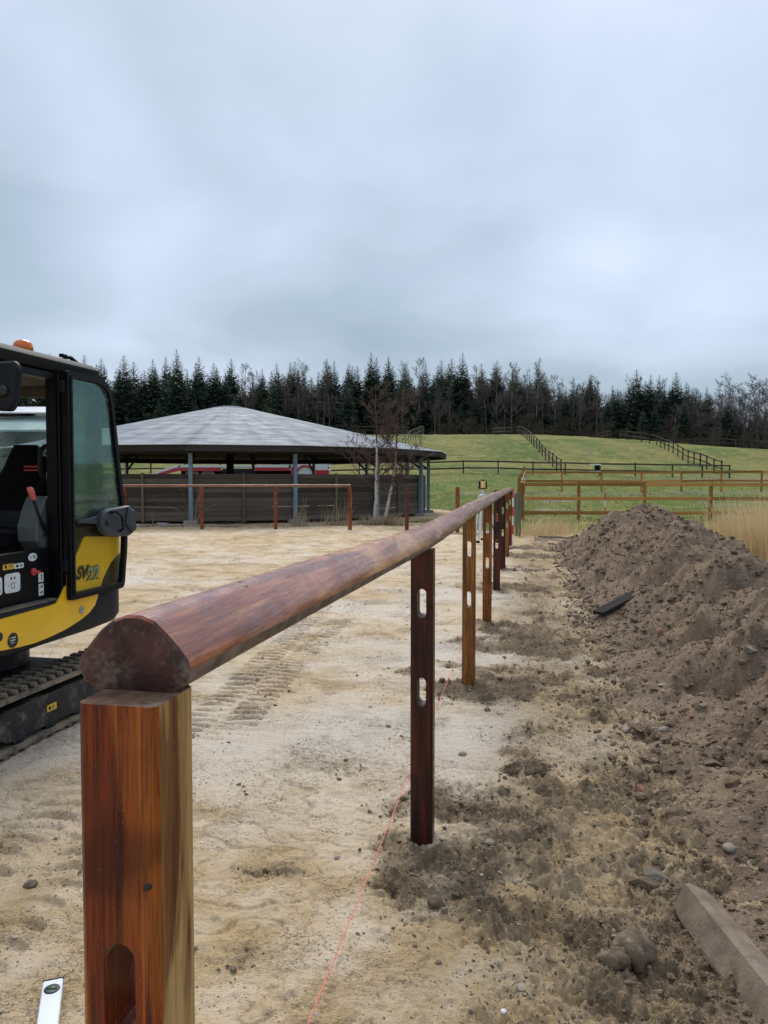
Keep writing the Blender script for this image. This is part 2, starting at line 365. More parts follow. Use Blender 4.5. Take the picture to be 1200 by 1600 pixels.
def ground_material():
    g = NG('ground_sand_soil_grass'); v = g.coords()
    # pale arena sand
    big = g.noise(v, 0.55, 5, 0.6, 0.6); med = g.noise(v, 3.4, 6, 0.62, 0.3); fine = g.noise(v, 42, 5, 0.65); grit = g.noise(v, 230, 3, 0.65)
    streak = g.noise(g.coords((0.45, 1.6, 1)), 5.0, 6, 0.66)
    pale = g.mix(g.rng(big, 0.36, 0.64), (0.69, 0.525, 0.345), (0.73, 0.61, 0.465))
    c = g.mix(g.math('MULTIPLY', g.rng(med, 0.46, 0.70), 0.7), pale, (0.56, 0.385, 0.195))
    c = g.mix(g.math('MULTIPLY', g.attr('yellow'), g.rng(g.math('ADD', med, g.math('MULTIPLY', fine, 0.3)), 0.4, 0.75)), c, (0.52, 0.365, 0.185))
    c = g.mix(g.math('MULTIPLY', g.rng(streak, 0.55, 0.70), 0.45), c, (0.37, 0.28, 0.18))
    c = g.mix(g.attr('grey'), c, (0.67, 0.59, 0.49))
    stn = g.rng(g.math('ADD', g.math('MULTIPLY', fine, 0.5), g.math('MULTIPLY', med, 0.5)), 0.36, 0.62, 0.95, 0.25)
    c = g.mix(g.math('MULTIPLY', g.attr('strip'), stn), c, g.mix(g.rng(g.noise(v, 1.6, 5, 0.65), 0.36, 0.62), (0.46, 0.325, 0.175), (0.34, 0.255, 0.165)))
    # broken crust: its fine shadows painted as dark seams and into damp crumbs
    vs_ = g.coords((1.0, 2.1, 1)); seam = g.math('ABSOLUTE', g.math('SUBTRACT', g.noise(vs_, 9.0, 4, 0.62, 0.5), 0.5)); seam2 = g.math('ABSOLUTE', g.math('SUBTRACT', g.noise(vs_, 26.0, 3, 0.6, 0.4), 0.5))
    zone = g.rng(g.noise(v, 1.7, 5, 0.66), 0.47, 0.64)
    sm = g.math('MAXIMUM', g.rng(seam, 0.0, 0.016, 0.7, 0), g.rng(seam2, 0.0, 0.020, 0.5, 0))
    c = g.mix(g.math('MULTIPLY', sm, zone), c, (0.20, 0.150, 0.100))
    crumb = g.math('MULTIPLY', g.rng(g.noise(v, 85, 2, 0.55), 0.595, 0.645), g.rng(g.noise(v, 2.9, 5, 0.66), 0.44, 0.66))
    c = g.mix(g.math('MULTIPLY', crumb, 0.75), c, (0.17, 0.130, 0.090))
    c = g.mix(g.math('MULTIPLY', g.rng(fine, 0.55, 0.72), 0.35), c, (0.33, 0.26, 0.18))
    c = g.mix(g.math('MULTIPLY', g.rng(grit, 0.55, 0.70), 0.42), c, (0.28, 0.22, 0.16))
    # flecks of peat and gravel in the sand
    fl = g.voro(v, 46, out='Distance'); flm = g.math('MULTIPLY', g.rng(fl, 0.10, 0.2, 1, 0), g.rng(g.noise(v, 2.6, 5, 0.65), 0.42, 0.60))
    c = g.mix(g.math('MULTIPLY', flm, 0.8), c, (0.12, 0.095, 0.07))
    # dark loam
    sc_, s2, s3 = soil_nodes(g, v, (0.165, 0.118, 0.075), (0.305, 0.222, 0.139), (0.47, 0.355, 0.225))
    sf = g.math('ADD', g.attr('soil'), g.math('MULTIPLY', g.math('SUBTRACT', g.math('ADD', g.math('MULTIPLY', fine, 0.6), g.math('MULTIPLY', med, 0.4)), 0.5), 1.1))
    c = g.mix(g.math('MULTIPLY', g.rng(sf, 0.30, 0.86), 0.92), c, sc_)
    # winter paddock grass
    vg = g.coords((1, 0.6, 1)); ga = g.noise(vg, 0.16, 5, 0.62); gb = g.noise(vg, 1.1, 6, 0.68); gc = g.noise(vg, 7.0, 4, 0.6)
    gr = g.mix(g.rng(ga, 0.42, 0.58), (0.100, 0.142, 0.025), (0.215, 0.200, 0.055))
    gr = g.mix(g.math('MULTIPLY', g.rng(gb, 0.50, 0.62), 0.62), gr, (0.34, 0.275, 0.10))
    gr = g.mix(g.math('MULTIPLY', g.rng(gc, 0.50, 0.62), 0.65), gr, (0.070, 0.085, 0.024))
    gr = g.mix(g.math('MULTIPLY', g.rng(g.noise(vg, 0.5, 6, 0.7), 0.56, 0.68), 0.7), gr, (0.17, 0.135, 0.075))
    gr = g.mix(g.math('MULTIPLY', g.attr('lush'), 0.6), gr, g.mix(g.rng(gb, 0.35, 0.65), (0.085, 0.145, 0.020), (0.185, 0.205, 0.046)))
    gr = g.mix(g.attr('bare'), gr, g.mix(g.rng(gc, 0.4, 0.6), (0.20, 0.165, 0.12), (0.30, 0.26, 0.18)))
    gf = g.rng(g.math('ADD', g.attr('grass'), g.math('MULTIPLY', g.math('SUBTRACT', g.noise(v, 2.0, 5, 0.7), 0.5), 0.9)), 0.40, 0.60)
    c = g.mix(gf, c, gr)
    h = g.math('ADD', g.math('SUBTRACT', g.math('MULTIPLY', fine, 0.9), g.math('SUBTRACT', g.math('MULTIPLY', g.math('MULTIPLY', sm, zone), 0.5), g.math('MULTIPLY', crumb, 0.4))), g.math('ADD', g.math('MULTIPLY', grit, 0.35), g.math('MULTIPLY', flm, 0.5)))
    h = g.math('ADD', h, g.math('MULTIPLY', gf, g.math('MULTIPLY', gc, 6.0)))
    rr = g.rng(g.attr('grey'), 0, 1, 0.92, 0.62)
    return g.done(g.bsdf(c, rr, 0, 0.12, g.bump(h, 0.9, 0.022)))

def heap_material():
    g = NG('heap_soil'); v = g.coords()
    c, n2, n3 = soil_nodes(g, v, (0.165, 0.114, 0.078), (0.305, 0.218, 0.150), (0.46, 0.350, 0.240))
    warm = g.noise(v, 0.9, 5, 0.62)
    c = g.mix(g.math('MULTIPLY', g.rng(warm, 0.55, 0.72), 0.5), c, (0.34, 0.25, 0.15))
    fl = g.voro(v, 26); pick = g.voro(v, 26, out='Color')
    sel = g.n('ShaderNodeSeparateColor'); g.put(sel.inputs[0], pick)
    f = g.math('MULTIPLY', g.rng(fl, 0.12, 0.2, 1, 0), g.rng(sel.outputs[0], 0.80, 0.84))
    c = g.mix(f, c, g.mix(g.rng(sel.outputs[1], 0.75, 0.8), (0.36, 0.33, 0.30), (0.34, 0.15, 0.09)))
    h = g.math('ADD', g.noise(v, 55, 5, 0.7), g.math('MULTIPLY', g.noise(v, 200, 3), 0.4))
    return g.done(g.bsdf(c, 0.92, 0, 0.10, g.bump(h, 0.9, 0.018)))

MAT = {}
MAT['ground'] = ground_material(); MAT['heap'] = heap_material()
MAT['rail'] = None
g = NG('clod'); v = g.coords(); cc, a_, b_ = soil_nodes(g, v, (0.135, 0.098, 0.064), (0.245, 0.182, 0.118), (0.39, 0.30, 0.195)); MAT['clod'] = g.done(g.bsdf(cc, 0.9, 0, 0.25, g.bump(a_, 0.7, 0.01)))
g = NG('gravel'); v = g.coords(); vv = g.voro(v, 9, out='Color'); se = g.n('ShaderNodeSeparateColor'); g.put(se.inputs[0], vv)
c = g.mix(se.outputs[0], (0.17, 0.140, 0.108), (0.32, 0.27, 0.21)); c = g.mix(g.rng(se.outputs[1], 0.90, 0.93), c, (0.36, 0.18, 0.12)); MAT['gravel'] = g.done(g.bsdf(c, 0.85, 0, 0.12, g.bump(g.noise(v, 90, 3), 0.4, 0.004)))
g = NG('sand_clod'); v = g.coords(); c = g.mix(g.noise(v, 12, 4), (0.30, 0.235, 0.165), (0.47, 0.38, 0.28)); MAT['sandclod'] = g.done(g.bsdf(c, 0.92, 0, 0.25, g.bump(g.noise(v, 90, 3), 0.6, 0.006)))
W = wood_varnish
MAT['post_red'] = W('varnish_red_brown', (0.060, 0.009, 0.004), (0.255, 0.042, 0.009), (0.42, 0.120, 0.020), pale=0.0, rough=0.34, patches=0.6)
MAT['post_pale'] = W('varnish_half_planed', (0.12, 0.035, 0.010), (0.26, 0.088, 0.022), (0.36, 0.16, 0.045), pale=0.72, rough=0.42, patches=0.2)
MAT['post_dark'] = W('varnish_dark_mahogany', (0.018, 0.005, 0.004), (0.060, 0.011, 0.008), (0.115, 0.024, 0.014), rough=0.34)
MAT['post_gold'] = W('varnish_golden', (0.13, 0.042, 0.009), (0.30, 0.115, 0.022), (0.47, 0.225, 0.055), rough=0.36, patches=0.3)
MAT['post_orange'] = W('varnish_orange_brown', (0.105, 0.026, 0.008), (0.25, 0.072, 0.015), (0.38, 0.14, 0.030), rough=0.36, patches=0.35)
MAT['rail_near'] = W('varnish_rail_dusty', (0.190, 0.042, 0.018), (0.420, 0.130, 0.050), (0.70, 0.34, 0.13), axis='Y', rough=0.26, mud=0.30, patches=0.25, coat=0.35)
MAT['rail_far'] = W('varnish_rail_far', (0.145, 0.048, 0.026), (0.330, 0.130, 0.068), (0.60, 0.33, 0.17), axis='Y', rough=0.34, mud=0.42, patches=0.5, coat=0.15)
MAT['rail_raw'] = plain('rail_raw_side', (0.20, 0.135, 0.095), 0.85, var=0.45, scale=22, bump=0.6, bscale=90, dirt=0.6, dcol=(0.34, 0.27, 0.20), dscale=8)
MAT['post_top'] = plain('dusty_post_top', (0.15, 0.085, 0.055), 0.85, var=0.4, scale=40, bump=0.5, bscale=140, dirt=0.55, dcol=(0.30, 0.225, 0.155), dscale=14, spec=0.15)
MAT['rail_end'] = plain('rail_end_grain', (0.070, 0.026, 0.020), 0.7, var=0.5, scale=26, bump=0.4, bscale=120, dirt=0.55, dcol=(0.22, 0.17, 0.13), dscale=9)
MAT['rail_red'] = W('varnish_far_rail', (0.13, 0.035, 0.014), (0.27, 0.085, 0.032), (0.36, 0.15, 0.07), axis='Y', rough=0.4)
MAT['post_far'] = W('varnish_far_post', (0.14, 0.030, 0.010), (0.29, 0.075, 0.022), (0.40, 0.14, 0.045), rough=0.45)
MAT['post_far_dark'] = W('varnish_far_post_dark', (0.075, 0.014, 0.010), (0.16, 0.034, 0.020), (0.24, 0.07, 0.04), rough=0.45)
MAT['board'] = wood_weather('grey_brown_boards', (0.060, 0.050, 0.042), (0.125, 0.105, 0.085), 'X', green=0.1)
MAT['lath'] = wood_weather('brown_lath', (0.12, 0.095, 0.065), (0.21, 0.165, 0.11), 'Z')
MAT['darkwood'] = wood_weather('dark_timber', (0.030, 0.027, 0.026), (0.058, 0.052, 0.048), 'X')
MAT['fence_brown'] = wood_weather('fresh_brown_fence', (0.30, 0.145, 0.042), (0.46, 0.235, 0.075), 'X', scale=0.6)
MAT['fence_brown_post'] = wood_weather('fresh_brown_fence_post', (0.28, 0.13, 0.040), (0.42, 0.215, 0.070), 'Z', scale=0.6)
MAT['fence_dark'] = wood_weather('dark_fence', (0.045, 0.036, 0.029), (0.095, 0.076, 0.058), 'X', scale=0.6)
MAT['fence_dark_post'] = wood_weather('dark_fence_post', (0.045, 0.036, 0.028), (0.09, 0.072, 0.054), 'Z', scale=0.6)
MAT['fence_grey'] = wood_weather('grey_fence', (0.10, 0.085, 0.062), (0.19, 0.165, 0.12), 'X', scale=0.6)
MAT['greenpost'] = wood_weather('mossy_post', (0.075, 0.078, 0.062), (0.125, 0.13, 0.10), 'Z', green=0.5)
MAT['sleeper'] = plain('weathered_concrete_kerb', (0.185, 0.135, 0.088), 0.85, var=0.3, scale=14, bump=0.7, bscale=110, dirt=0.6, dcol=(0.24, 0.195, 0.145), dscale=5)
MAT['plank'] = wood_weather('wet_dark_plank', (0.013, 0.012, 0.012), (0.036, 0.031, 0.026), 'X', rough=0.95)
MAT['steel'] = plain('blue_grey_steel', (0.155, 0.235, 0.30), 0.55, var=0.14, scale=5, bump=0.05, dirt=0.25, dcol=(0.16, 0.16, 0.15))
MAT['concrete'] = plain('concrete', (0.27, 0.26, 0.24), 0.9, var=0.25, scale=9, bump=0.5, dirt=0.4)
MAT['trim'] = plain('pale_drip_edge', (0.66, 0.68, 0.70), 0.45, var=0.12, bump=0)
g = NG('roof_sheet'); v = g.coords(); sx_ = g.n('ShaderNodeSeparateXYZ'); g.put(sx_.inputs[0], g.coords())
n1 = g.noise(v, 0.5, 4, 0.55); n2 = g.noise(v, 1.6, 5, 0.6)
c = g.mix(g.rng(n1, 0.34, 0.68), (0.132, 0.156, 0.188), (0.172, 0.200, 0.236)); c = g.mix(g.math('MULTIPLY', g.rng(n2, 0.5, 0.75), 0.22), c, (0.10, 0.115, 0.135))
c = g.mix(g.attr('hip'), c, (0.062, 0.068, 0.078))
MAT['roof'] = g.done(g.bsdf(c, g.rng(n2, 0.3, 0.7, 0.55, 0.72), 0.0, 0.22, g.bump(g.noise(v, 18, 4), 0.12, 0.01)))
MAT['yellow'] = plain('yellow_paint', (0.82, 0.48, 0.012), 0.32, var=0.06, scale=3, bump=0.0, dirt=0.22, dcol=(0.30, 0.20, 0.06), dscale=6, coat=0.3)
MAT['black'] = plain('black_paint', (0.0030, 0.0038, 0.0055), 0.42, var=0.3, scale=6, bump=0.08, dirt=0.08, dcol=(0.03, 0.029, 0.027), spec=0.14)
MAT['plastic'] = plain('dark_grey_plastic', (0.012, 0.0135, 0.0175), 0.55, var=0.2, scale=5, bump=0.15, bscale=220, dirt=0.1, dcol=(0.05, 0.047, 0.043), spec=0.16)
MAT['greyplastic'] = plain('slate_grey_plastic', (0.040, 0.047, 0.058), 0.5, spec=0.35, var=0.12, bump=0.12, bscale=220)
MAT['console'] = plain('grey_green_console', (0.070, 0.084, 0.084), 0.55, var=0.1, bump=0.1, bscale=240, dirt=0.1)
MAT['roofcab'] = plain('cab_roof', (0.010, 0.011, 0.011), 0.6, spec=0.15, var=0.2, bump=0.1, dirt=0.2, dcol=(0.045, 0.045, 0.04))
MAT['lining'] = plain('beige_lining', (0.10, 0.09, 0.068), 0.9, var=0.15, bump=0.2)
MAT['fabric'] = plain('black_fabric', (0.006, 0.006, 0.0075), 0.95, spec=0.1, var=0.3, bump=0.5, bscale=300)
MAT['rubber'] = plain('muddy_rubber', (0.026, 0.026, 0.027), 0.75, var=0.3, bump=0.5, bscale=70, dirt=0.88, dcol=(0.24, 0.19, 0.13), dscale=5)
MAT['trackframe'] = plain('muddy_black_steel', (0.012, 0.014, 0.018), 0.5, spec=0.3, var=0.3, bump=0.3, dirt=0.5, dcol=(0.17, 0.14, 0.105), dscale=6)
MAT['mudsteel'] = plain('muddy_floor', (0.07, 0.064, 0.055), 0.8, var=0.3, bump=0.5, dirt=0.8, dcol=(0.16, 0.13, 0.095), dscale=9)
MAT['red'] = plain('red_plastic', (0.55, 0.055, 0.045), 0.4, var=0.1, bump=0)
MAT['knob'] = plain('pinkish_red_knob', (0.58, 0.12, 0.10), 0.4, var=0.1, bump=0)
MAT['beacon'] = NG('amber_lens'); _g = MAT['beacon']; MAT['beacon'] = _g.done(_g.bsdf((0.85, 0.20, 0.02), 0.18, 0, 0.5, Transmission_Weight=0.25))
MAT['label'] = plain('white_sticker', (0.62, 0.66, 0.66), 0.5, var=0.12, scale=40, bump=0, dirt=0.35, dcol=(0.3, 0.3, 0.28), dscale=25)
MAT['ylabel'] = plain('yellow_sticker', (0.66, 0.42, 0.02), 0.5, var=0.1, scale=40, bump=0, dirt=0.3, dscale=25)
MAT['ink'] = plain('black_print', (0.012, 0.012, 0.014), 0.5, var=0.1, bump=0)
MAT['greyprint'] = plain('grey_blue_print', (0.26, 0.34, 0.38), 0.45, var=0.05, bump=0)
MAT['tealprint'] = plain('teal_print', (0.03, 0.22, 0.20), 0.45, var=0.05, bump=0)
MAT['glass_door'] = wet_glass('door_glass', (0.62, 0.78, 0.71), 0.9, -0.35, 58)
MAT['glass_low'] = wet_glass('lower_door_glass', (0.97, 0.98, 0.80), 0.02, -0.68, 95)
MAT['glass_cab'] = wet_glass('cab_glass', (0.72, 0.82, 0.80), 0.9, -0.2, 90)
MAT['chrome'] = plain('bare_metal', (0.45, 0.45, 0.44), 0.35, metal=0.9, var=0.2, bump=0.1, dirt=0.2)
MAT['alu'] = plain('aluminium', (0.62, 0.64, 0.66), 0.4, metal=0.35, var=0.08, bump=0.02)
MAT['white'] = plain('white_paint', (0.72, 0.72, 0.70), 0.45, var=0.08, bump=0, dirt=0.2)
MAT['redpaint'] = plain('red_paint', (0.50, 0.035, 0.03), 0.45, var=0.1, bump=0, dirt=0.15)
MAT['truckred'] = plain('truck_red', (0.36, 0.018, 0.035), 0.35, var=0.1, bump=0, dirt=0.15)
MAT['truckwhite'] = plain('truck_white', (0.55, 0.56, 0.56), 0.4, var=0.06, bump=0, dirt=0.2)
MAT['levelwhite'] = plain('pale_level_body', (0.64, 0.68, 0.72), 0.35, var=0.06, bump=0.02, dirt=0.25, dcol=(0.4, 0.34, 0.26), dscale=14)
MAT['vial'] = plain('green_vial', (0.055, 0.11, 0.05), 0.2, var=0.3, scale=60, bump=0)
MAT['string'] = plain('pink_string', (0.80, 0.17, 0.15), 0.6, var=0.25, scale=150, bump=0)
MAT['lasery'] = plain('laser_yellow', (0.72, 0.45, 0.05), 0.4, var=0.05, bump=0)
MAT['barnroof'] = plain('barn_roof', (0.50, 0.52, 0.53), 0.5, var=0.12, scale=0.6, bump=0)
MAT['barnwall'] = wood_weather('barn_wall', (0.10, 0.085, 0.08), (0.17, 0.15, 0.14), 'Z', scale=0.2)
g = NG('birch_bark'); v = g.coords((1, 1, 3.5)); n_ = g.noise(v, 4, 5, 0.7); n2 = g.noise(g.coords((1, 1, 0.5)), 1.5, 4)
MAT['bark'] = g.done(g.bsdf(g.mix(g.rng(n_, 0.56, 0.63), g.mix(n2, (0.46, 0.40, 0.33), (0.56, 0.52, 0.46)), (0.10, 0.07, 0.055)), 0.8, 0, 0.3))
g = NG('far_birch_bark'); v = g.coords((1, 1, 0.4)); n_ = g.noise(v, 1.2, 5, 0.7); MAT['farbark'] = g.done(g.bsdf(g.mix(g.rng(n_, 0.4, 0.62), (0.25, 0.22, 0.20), (0.11, 0.085, 0.075)), 0.85, 0, 0.25))
MAT['twig'] = leafy('reddish_twigs', (0.085, 0.052, 0.044), (0.13, 0.085, 0.072), 0.85, 0.0)
MAT['fartwig'] = leafy('far_bare_twigs', (0.105, 0.078, 0.072), (0.165, 0.135, 0.122), 0.9, 0.0, 0.25)
MAT['brush'] = leafy('brown_undergrowth', (0.075, 0.062, 0.042), (0.12, 0.10, 0.060), 0.9, 0.0, 0.3)
MAT['conbark'] = plain('conifer_bark', (0.055, 0.042, 0.034), 0.9, var=0.3, bump=0)
MAT['needle'] = leafy('spruce_needles', (0.029, 0.054, 0.042), (0.062, 0.096, 0.066), 0.75, 0.12, 0.35)
MAT['needle2'] = leafy('spruce_needles_green', (0.034, 0.062, 0.042), (0.075, 0.108, 0.062), 0.75, 0.12, 0.35)
MAT['straw'] = leafy('dry_straw', (0.58, 0.42, 0.20), (0.78, 0.62, 0.37), 0.8, 0.3, 2.0)
MAT['strawdull'] = leafy('dull_dead_grass', (0.30, 0.225, 0.13), (0.50, 0.41, 0.26), 0.85, 0.2, 2.0)
MAT['roots'] = leafy('dead_root_mat', (0.11, 0.078, 0.046), (0.22, 0.165, 0.10), 0.9, 0.05, 9.0)
MAT['turf'] = leafy('paddock_tufts', (0.13, 0.15, 0.04), (0.26, 0.235, 0.09), 0.85, 0.2, 0.5)
# ------------------------------------------------------------------ terrain
RS = 0.1894                                    # rail line: X = 0.15 + RS * (Y - 3.06)
RANG = math.atan(RS); RU = (sin(RANG), cos(RANG)); RN = (cos(RANG), -sin(RANG)); RX0 = 0.15 - RS * 3.06
def st(x, y):                                  # along / to the right of the rail line
    return (x - RX0) * RU[0] + y * RU[1], (x - RX0) * RN[0] + y * RN[1]
_ty = np.linspace(-40, 700, 1481)
_tz = np.interp(_ty, [-40, 26, 34, 44, 62, 75, 90, 106, 116, 150, 200, 700], [0, 0, 0.22, 0.75, 1.80, 3.35, 5.95, 7.72, 8.05, 7.7, 8.2, 9])
_k = np.hanning(29); _k /= _k.sum(); _tz = np.convolve(np.pad(_tz, 14, mode='edge'), _k, 'valid')
def terrain(x, y):
    x = np.asarray(x, float); y = np.asarray(y, float)
    f = np.interp(x, [-60, 22, 27, 34, 45, 54, 86, 200], [1, 1, 0.97, 0.905, 0.80, 0.72, 0.58, 0.5])
    far = sstep(40, 70, y)
    z = np.interp(y, _ty, _tz) * (1 - far * (1 - f))
    pad = sstep(10.2, 13.5, np.hypot(x + 6.8, y - 34.0)); z = z * pad
    return z + sstep(30, 60, y) * pad * 0.16 * fbm(x, y, 13.0, 3, 5)
POSTS = [(Y, 0.15 + RS * (Y - 3.06)) for Y in (0.836, 3.105, 5.505, 7.895, 10.195, 12.45, 14.75, 17.04)]
# patches of dug-out loam: x, y, rx, ry, strength
PATCH = [(0.22, 2.86, 0.36, 0.40, 0.85), (0.55, 2.40, 0.40, 0.28, 0.5), (0.86, 3.05, 0.38, 0.40, 0.45), (0.34, 3.42, 0.42, 0.26, 0.8), (0.80, 2.25, 0.35, 0.35, 0.7),
         (0.72, 5.35, 0.48, 0.40, 1.0), (1.05, 5.75, 0.45, 0.45, 0.85), (0.55, 6.15, 0.25, 0.2, 0.7), (1.32, 6.9, 0.6, 0.65, 0.9), (1.28, 7.6, 0.5, 0.55, 0.9), (0.8, 6.9, 0.3, 0.3, 0.5),
         (1.9, 8.2, 0.5, 0.8, 0.6), (-0.47, 2.28, 0.12, 0.10, 0.42), (-0.40, 2.78, 0.16, 0.10, 0.30), (0.10, 2.42, 0.18, 0.14, 0.40), (-0.2, 3.9, 0.2, 0.14, 0.22), (0.05, 4.3, 0.16, 0.12, 0.2),
         (1.75, 10.4, 0.7, 0.55, 0.95), (2.2, 12.6, 0.7, 0.5, 0.85), (2.75, 14.9, 0.8, 0.5, 0.9), (3.2, 16.6, 0.8, 0.5, 0.9), (0.2, 5.9, 0.2, 0.16, 0.6), (1.0, 10.6, 0.4, 0.3, 0.4),
         (-8.5, 24.4, 8.0, 0.55, 0.75), (0.8, 25.2, 3.0, 0.7, 0.8), (2.6, 20.9, 1.1, 0.6, 0.8)]
def band(x, y, x0, y0, x1, y1):
    L = sqrt((x1 - x0) ** 2 + (y1 - y0) ** 2); ux, uy = (x1 - x0) / L, (y1 - y0) / L
    return (x - x0) * ux + (y - y0) * uy, (x - x0) * uy - (y - y0) * ux, L
def masks(x, y):
    s, t = st(x, y)
    wx = x + 0.10 * fbm(x, y, 0.5, 3, 31); wy = y + 0.10 * fbm(x, y, 0.5, 3, 41)
    soil = np.zeros_like(x)
    for px, py, rx, ry, k in PATCH:
        soil = np.maximum(soil, k * (1 - sstep(0.45, 1.25, np.sqrt(((wx - px) / rx) ** 2 + ((wy - py) / ry) ** 2))))
    # churned strip between the fence and the heap
    strip = sstep(0.10, 0.55, t) * (1 - sstep(4.5, 6, t)) * (1 - sstep(18.5, 21, s)) * sstep(-6, 0, s)
    nearheap = sstep(0.70, 1.05, t + 0.16 * fbm(x, y, 0.6, 3, 77)) * (1 - sstep(18, 20, s))
    n = fbm(x, y, 0.55, 4, 91)
    soil = np.maximum(soil, np.clip(strip * (0.24 + 0.75 * n + 0.22 * (1 - sstep(3.2, 5.0, s))), 0, 0.70))
    soil = np.maximum(soil, nearheap * (0.62 + 0.5 * n))
    soil = np.clip(soil + 0.42 * fbm(x, y, 0.30, 4, 15, 0.6) * sstep(0.02, 0.3, soil), 0, 1)
    edge = 22.3 + 0.9 * fbm(x, y, 3.0, 3, 61) + np.interp(x, [-40, -2, 0.5, 2.2, 3.5, 5, 9], [6, 6, 5.5, 0.6, -1.0, -2.2, -4.5]) 
    grass = sstep(-0.5, 0.5, y - edge) * sstep(9.9, 10.6, np.hypot(x + 6.8, y - 34.0) + 0.4 * fbm(x, y, 1.2, 2, 63))
    # right of the heap the verge starts at once
    grass = np.maximum(grass, sstep(4.3, 4.9, t) * sstep(-30, -10, s))
    lush = sstep(25, 30, y) * (1 - sstep(52, 66, y)) * sstep(-2, 4, x)
    bare = np.maximum(1.0 * sstep(0.2, 0.55, fbm(x, y, 2.4, 4, 19)) * sstep(24, 26, y) * (1 - sstep(37, 40, y)) * sstep(3, 6, x), 0.9 * np.exp(-((x - 31 - 0.0 * y) / 9) ** 2 - ((y - 56) / 4.5) ** 2))
    bare = np.maximum(bare, (1 - sstep(0.4, 1.6, np.abs(y - 43.0 + 0.4 * fbm(x, y, 3, 2, 3)))) * 0.5 * (x > 4))
    yellow = np.clip(0.25 + 0.8 * fbm(x, y, 2.2, 3, 23) + 0.55 * strip + 0.3 * sstep(9, 20, y) + 0.55 * (1 - sstep(2.8, 4.6, y)), 0, 1)
    grey = np.clip((0.15 + 1.0 * fbm(x, y, 1.7, 3, 29)) * (1 - sstep(10, 16, y)) + 0.5 * np.exp(-((t - 0.45) / 0.4) ** 2 - ((s - 5.0) / 0.9) ** 2) + 0.45 * np.exp(-((t + 0.7) / 0.9) ** 2 - ((s - 7.5) / 3.0) ** 2), 0, 0.85) * (1 - soil) * (0.25 + 0.75 * sstep(2.8, 4.4, y))
    return dict(soil=soil, grass=grass, lush=lush, bare=bare, yellow=yellow, grey=grey, strip=strip)
def cleats(x, y, x0, y0, x1, y1, wid, per, amp, seed, skew=0.0):
    a, b, L = band(x, y, x0, y0, x1, y1); b = b + 0.03 * np.sin(a * 1.3 + seed)
    m = (1 - sstep(wid * 0.42, wid * 0.56, np.abs(b))) * sstep(0, 1.0, a + 0.5 * gnoise(x * 2.2, y * 2.2, seed + 9)) * (1 - sstep(L - 1.4, L, a))
    m = m * (0.28 + 0.72 * sstep(-0.35, 0.15, fbm(x, y, 0.55, 3, seed)))
    ph = (a + skew * np.abs(b)) / per + 0.20 * gnoise(x * 5, y * 5, seed + 3)
    return m * amp * (np.tanh(4.5 * (np.cos(2 * pi * ph) + 0.25)) * 0.5 - 0.35)
def ground_h(x, y, mk=None):
    x = np.asarray(x, float); y = np.asarray(y, float)
    if mk is None: mk = masks(x, y)
    z = terrain(x, y)
    r = np.sqrt(x * x + y * y); near = 1 - sstep(24, 34, r)
    soil = mk['soil'] * (1 - mk['grass']); rough = np.clip(soil + 0.55 * mk['strip'], 0, 1)
    d = 0.030 * fbm(x, y, 2.6, 3, 101) + 0.008 * fbm(x, y, 0.55, 3, 103) + 0.0060 * fbm(x * 0.8, y * 1.5, 0.12, 3, 107)
    # crusted, scuffed sand: small broken edges
    rid = np.abs(gnoise(x * 3.0, y * 6.5, 211)) ; d = d - 0.014 * (1 - sstep(0.0, 0.05, rid)) * sstep(-0.1, 0.4, fbm(x, y, 0.9, 3, 213))
    rid2 = np.abs(gnoise(x * 8.0, y * 15.0, 217)); d = d - 0.010 * (1 - sstep(0.0, 0.08, rid2)) * sstep(-0.2, 0.3, fbm(x, y, 0.6, 3, 219))
    d = d + 0.012 * np.maximum(0, fbm(x, y, 0.06, 3, 223, 0.65)) * sstep(-0.25, 0.35, fbm(x, y, 0.8, 2, 225))
    # loam: mounded and lumpy
    lp = lumps(x, y, 0.30, 4, 131, 0.62)
    d = d + rough * (-0.006 + 0.17 * (lp - 0.24)) + rough * 0.034 * (lumps(x, y, 0.055, 3, 141, 0.6) - 0.25) * 2.0
    for Y, X in POSTS[1:]:
        q = np.sqrt((x - X - 0.05) ** 2 + (y - Y) ** 2); d = d + 0.016 * np.exp(-(q / 0.30) ** 2) * (0.7 + 0.6 * gnoise(x * 4, y * 4, 9))
    # caterpillar tracks
    d = d + cleats(x, y, -1.27, 3.9, -0.53, 9.9, 0.23, 0.105, 0.044, 3) + cleats(x, y, -0.97, 3.9, -0.23, 9.9, 0.23, 0.105, 0.042, 5)
    d = d + cleats(x, y, -1.56, 1.6, -1.40, 4.6, 0.26, 0.12, 0.036, 7, 0.35) + cleats(x, y, -1.25, 1.6, -1.12, 4.6, 0.22, 0.12, 0.026, 8, 0.35)
    d = d + cleats(x, y, -6.0, 15.5, 1.0, 13.2, 0.30, 0.14, 0.030, 11) + cleats(x, y, -7.0, 19.2, 1.2, 18.0, 0.30, 0.14, 0.030, 12) + cleats(x, y, -3.2, 9.6, -0.6, 11.5, 0.28, 0.13, 0.03, 13)
    # far part of the arena is combed across
    d = d + sstep(9, 13, y) * (1 - mk['grass']) * 0.030 * (lumps(x * 0.45, y * 1.3, 0.40, 3, 151, 0.6) - 0.25)
    z = z + d * near
    z = z + mk['grass'] * 0.05 * fbm(x, y, 1.3, 3, 163) + mk['grass'] * 0.03 * sstep(20, 26, y)
    return z
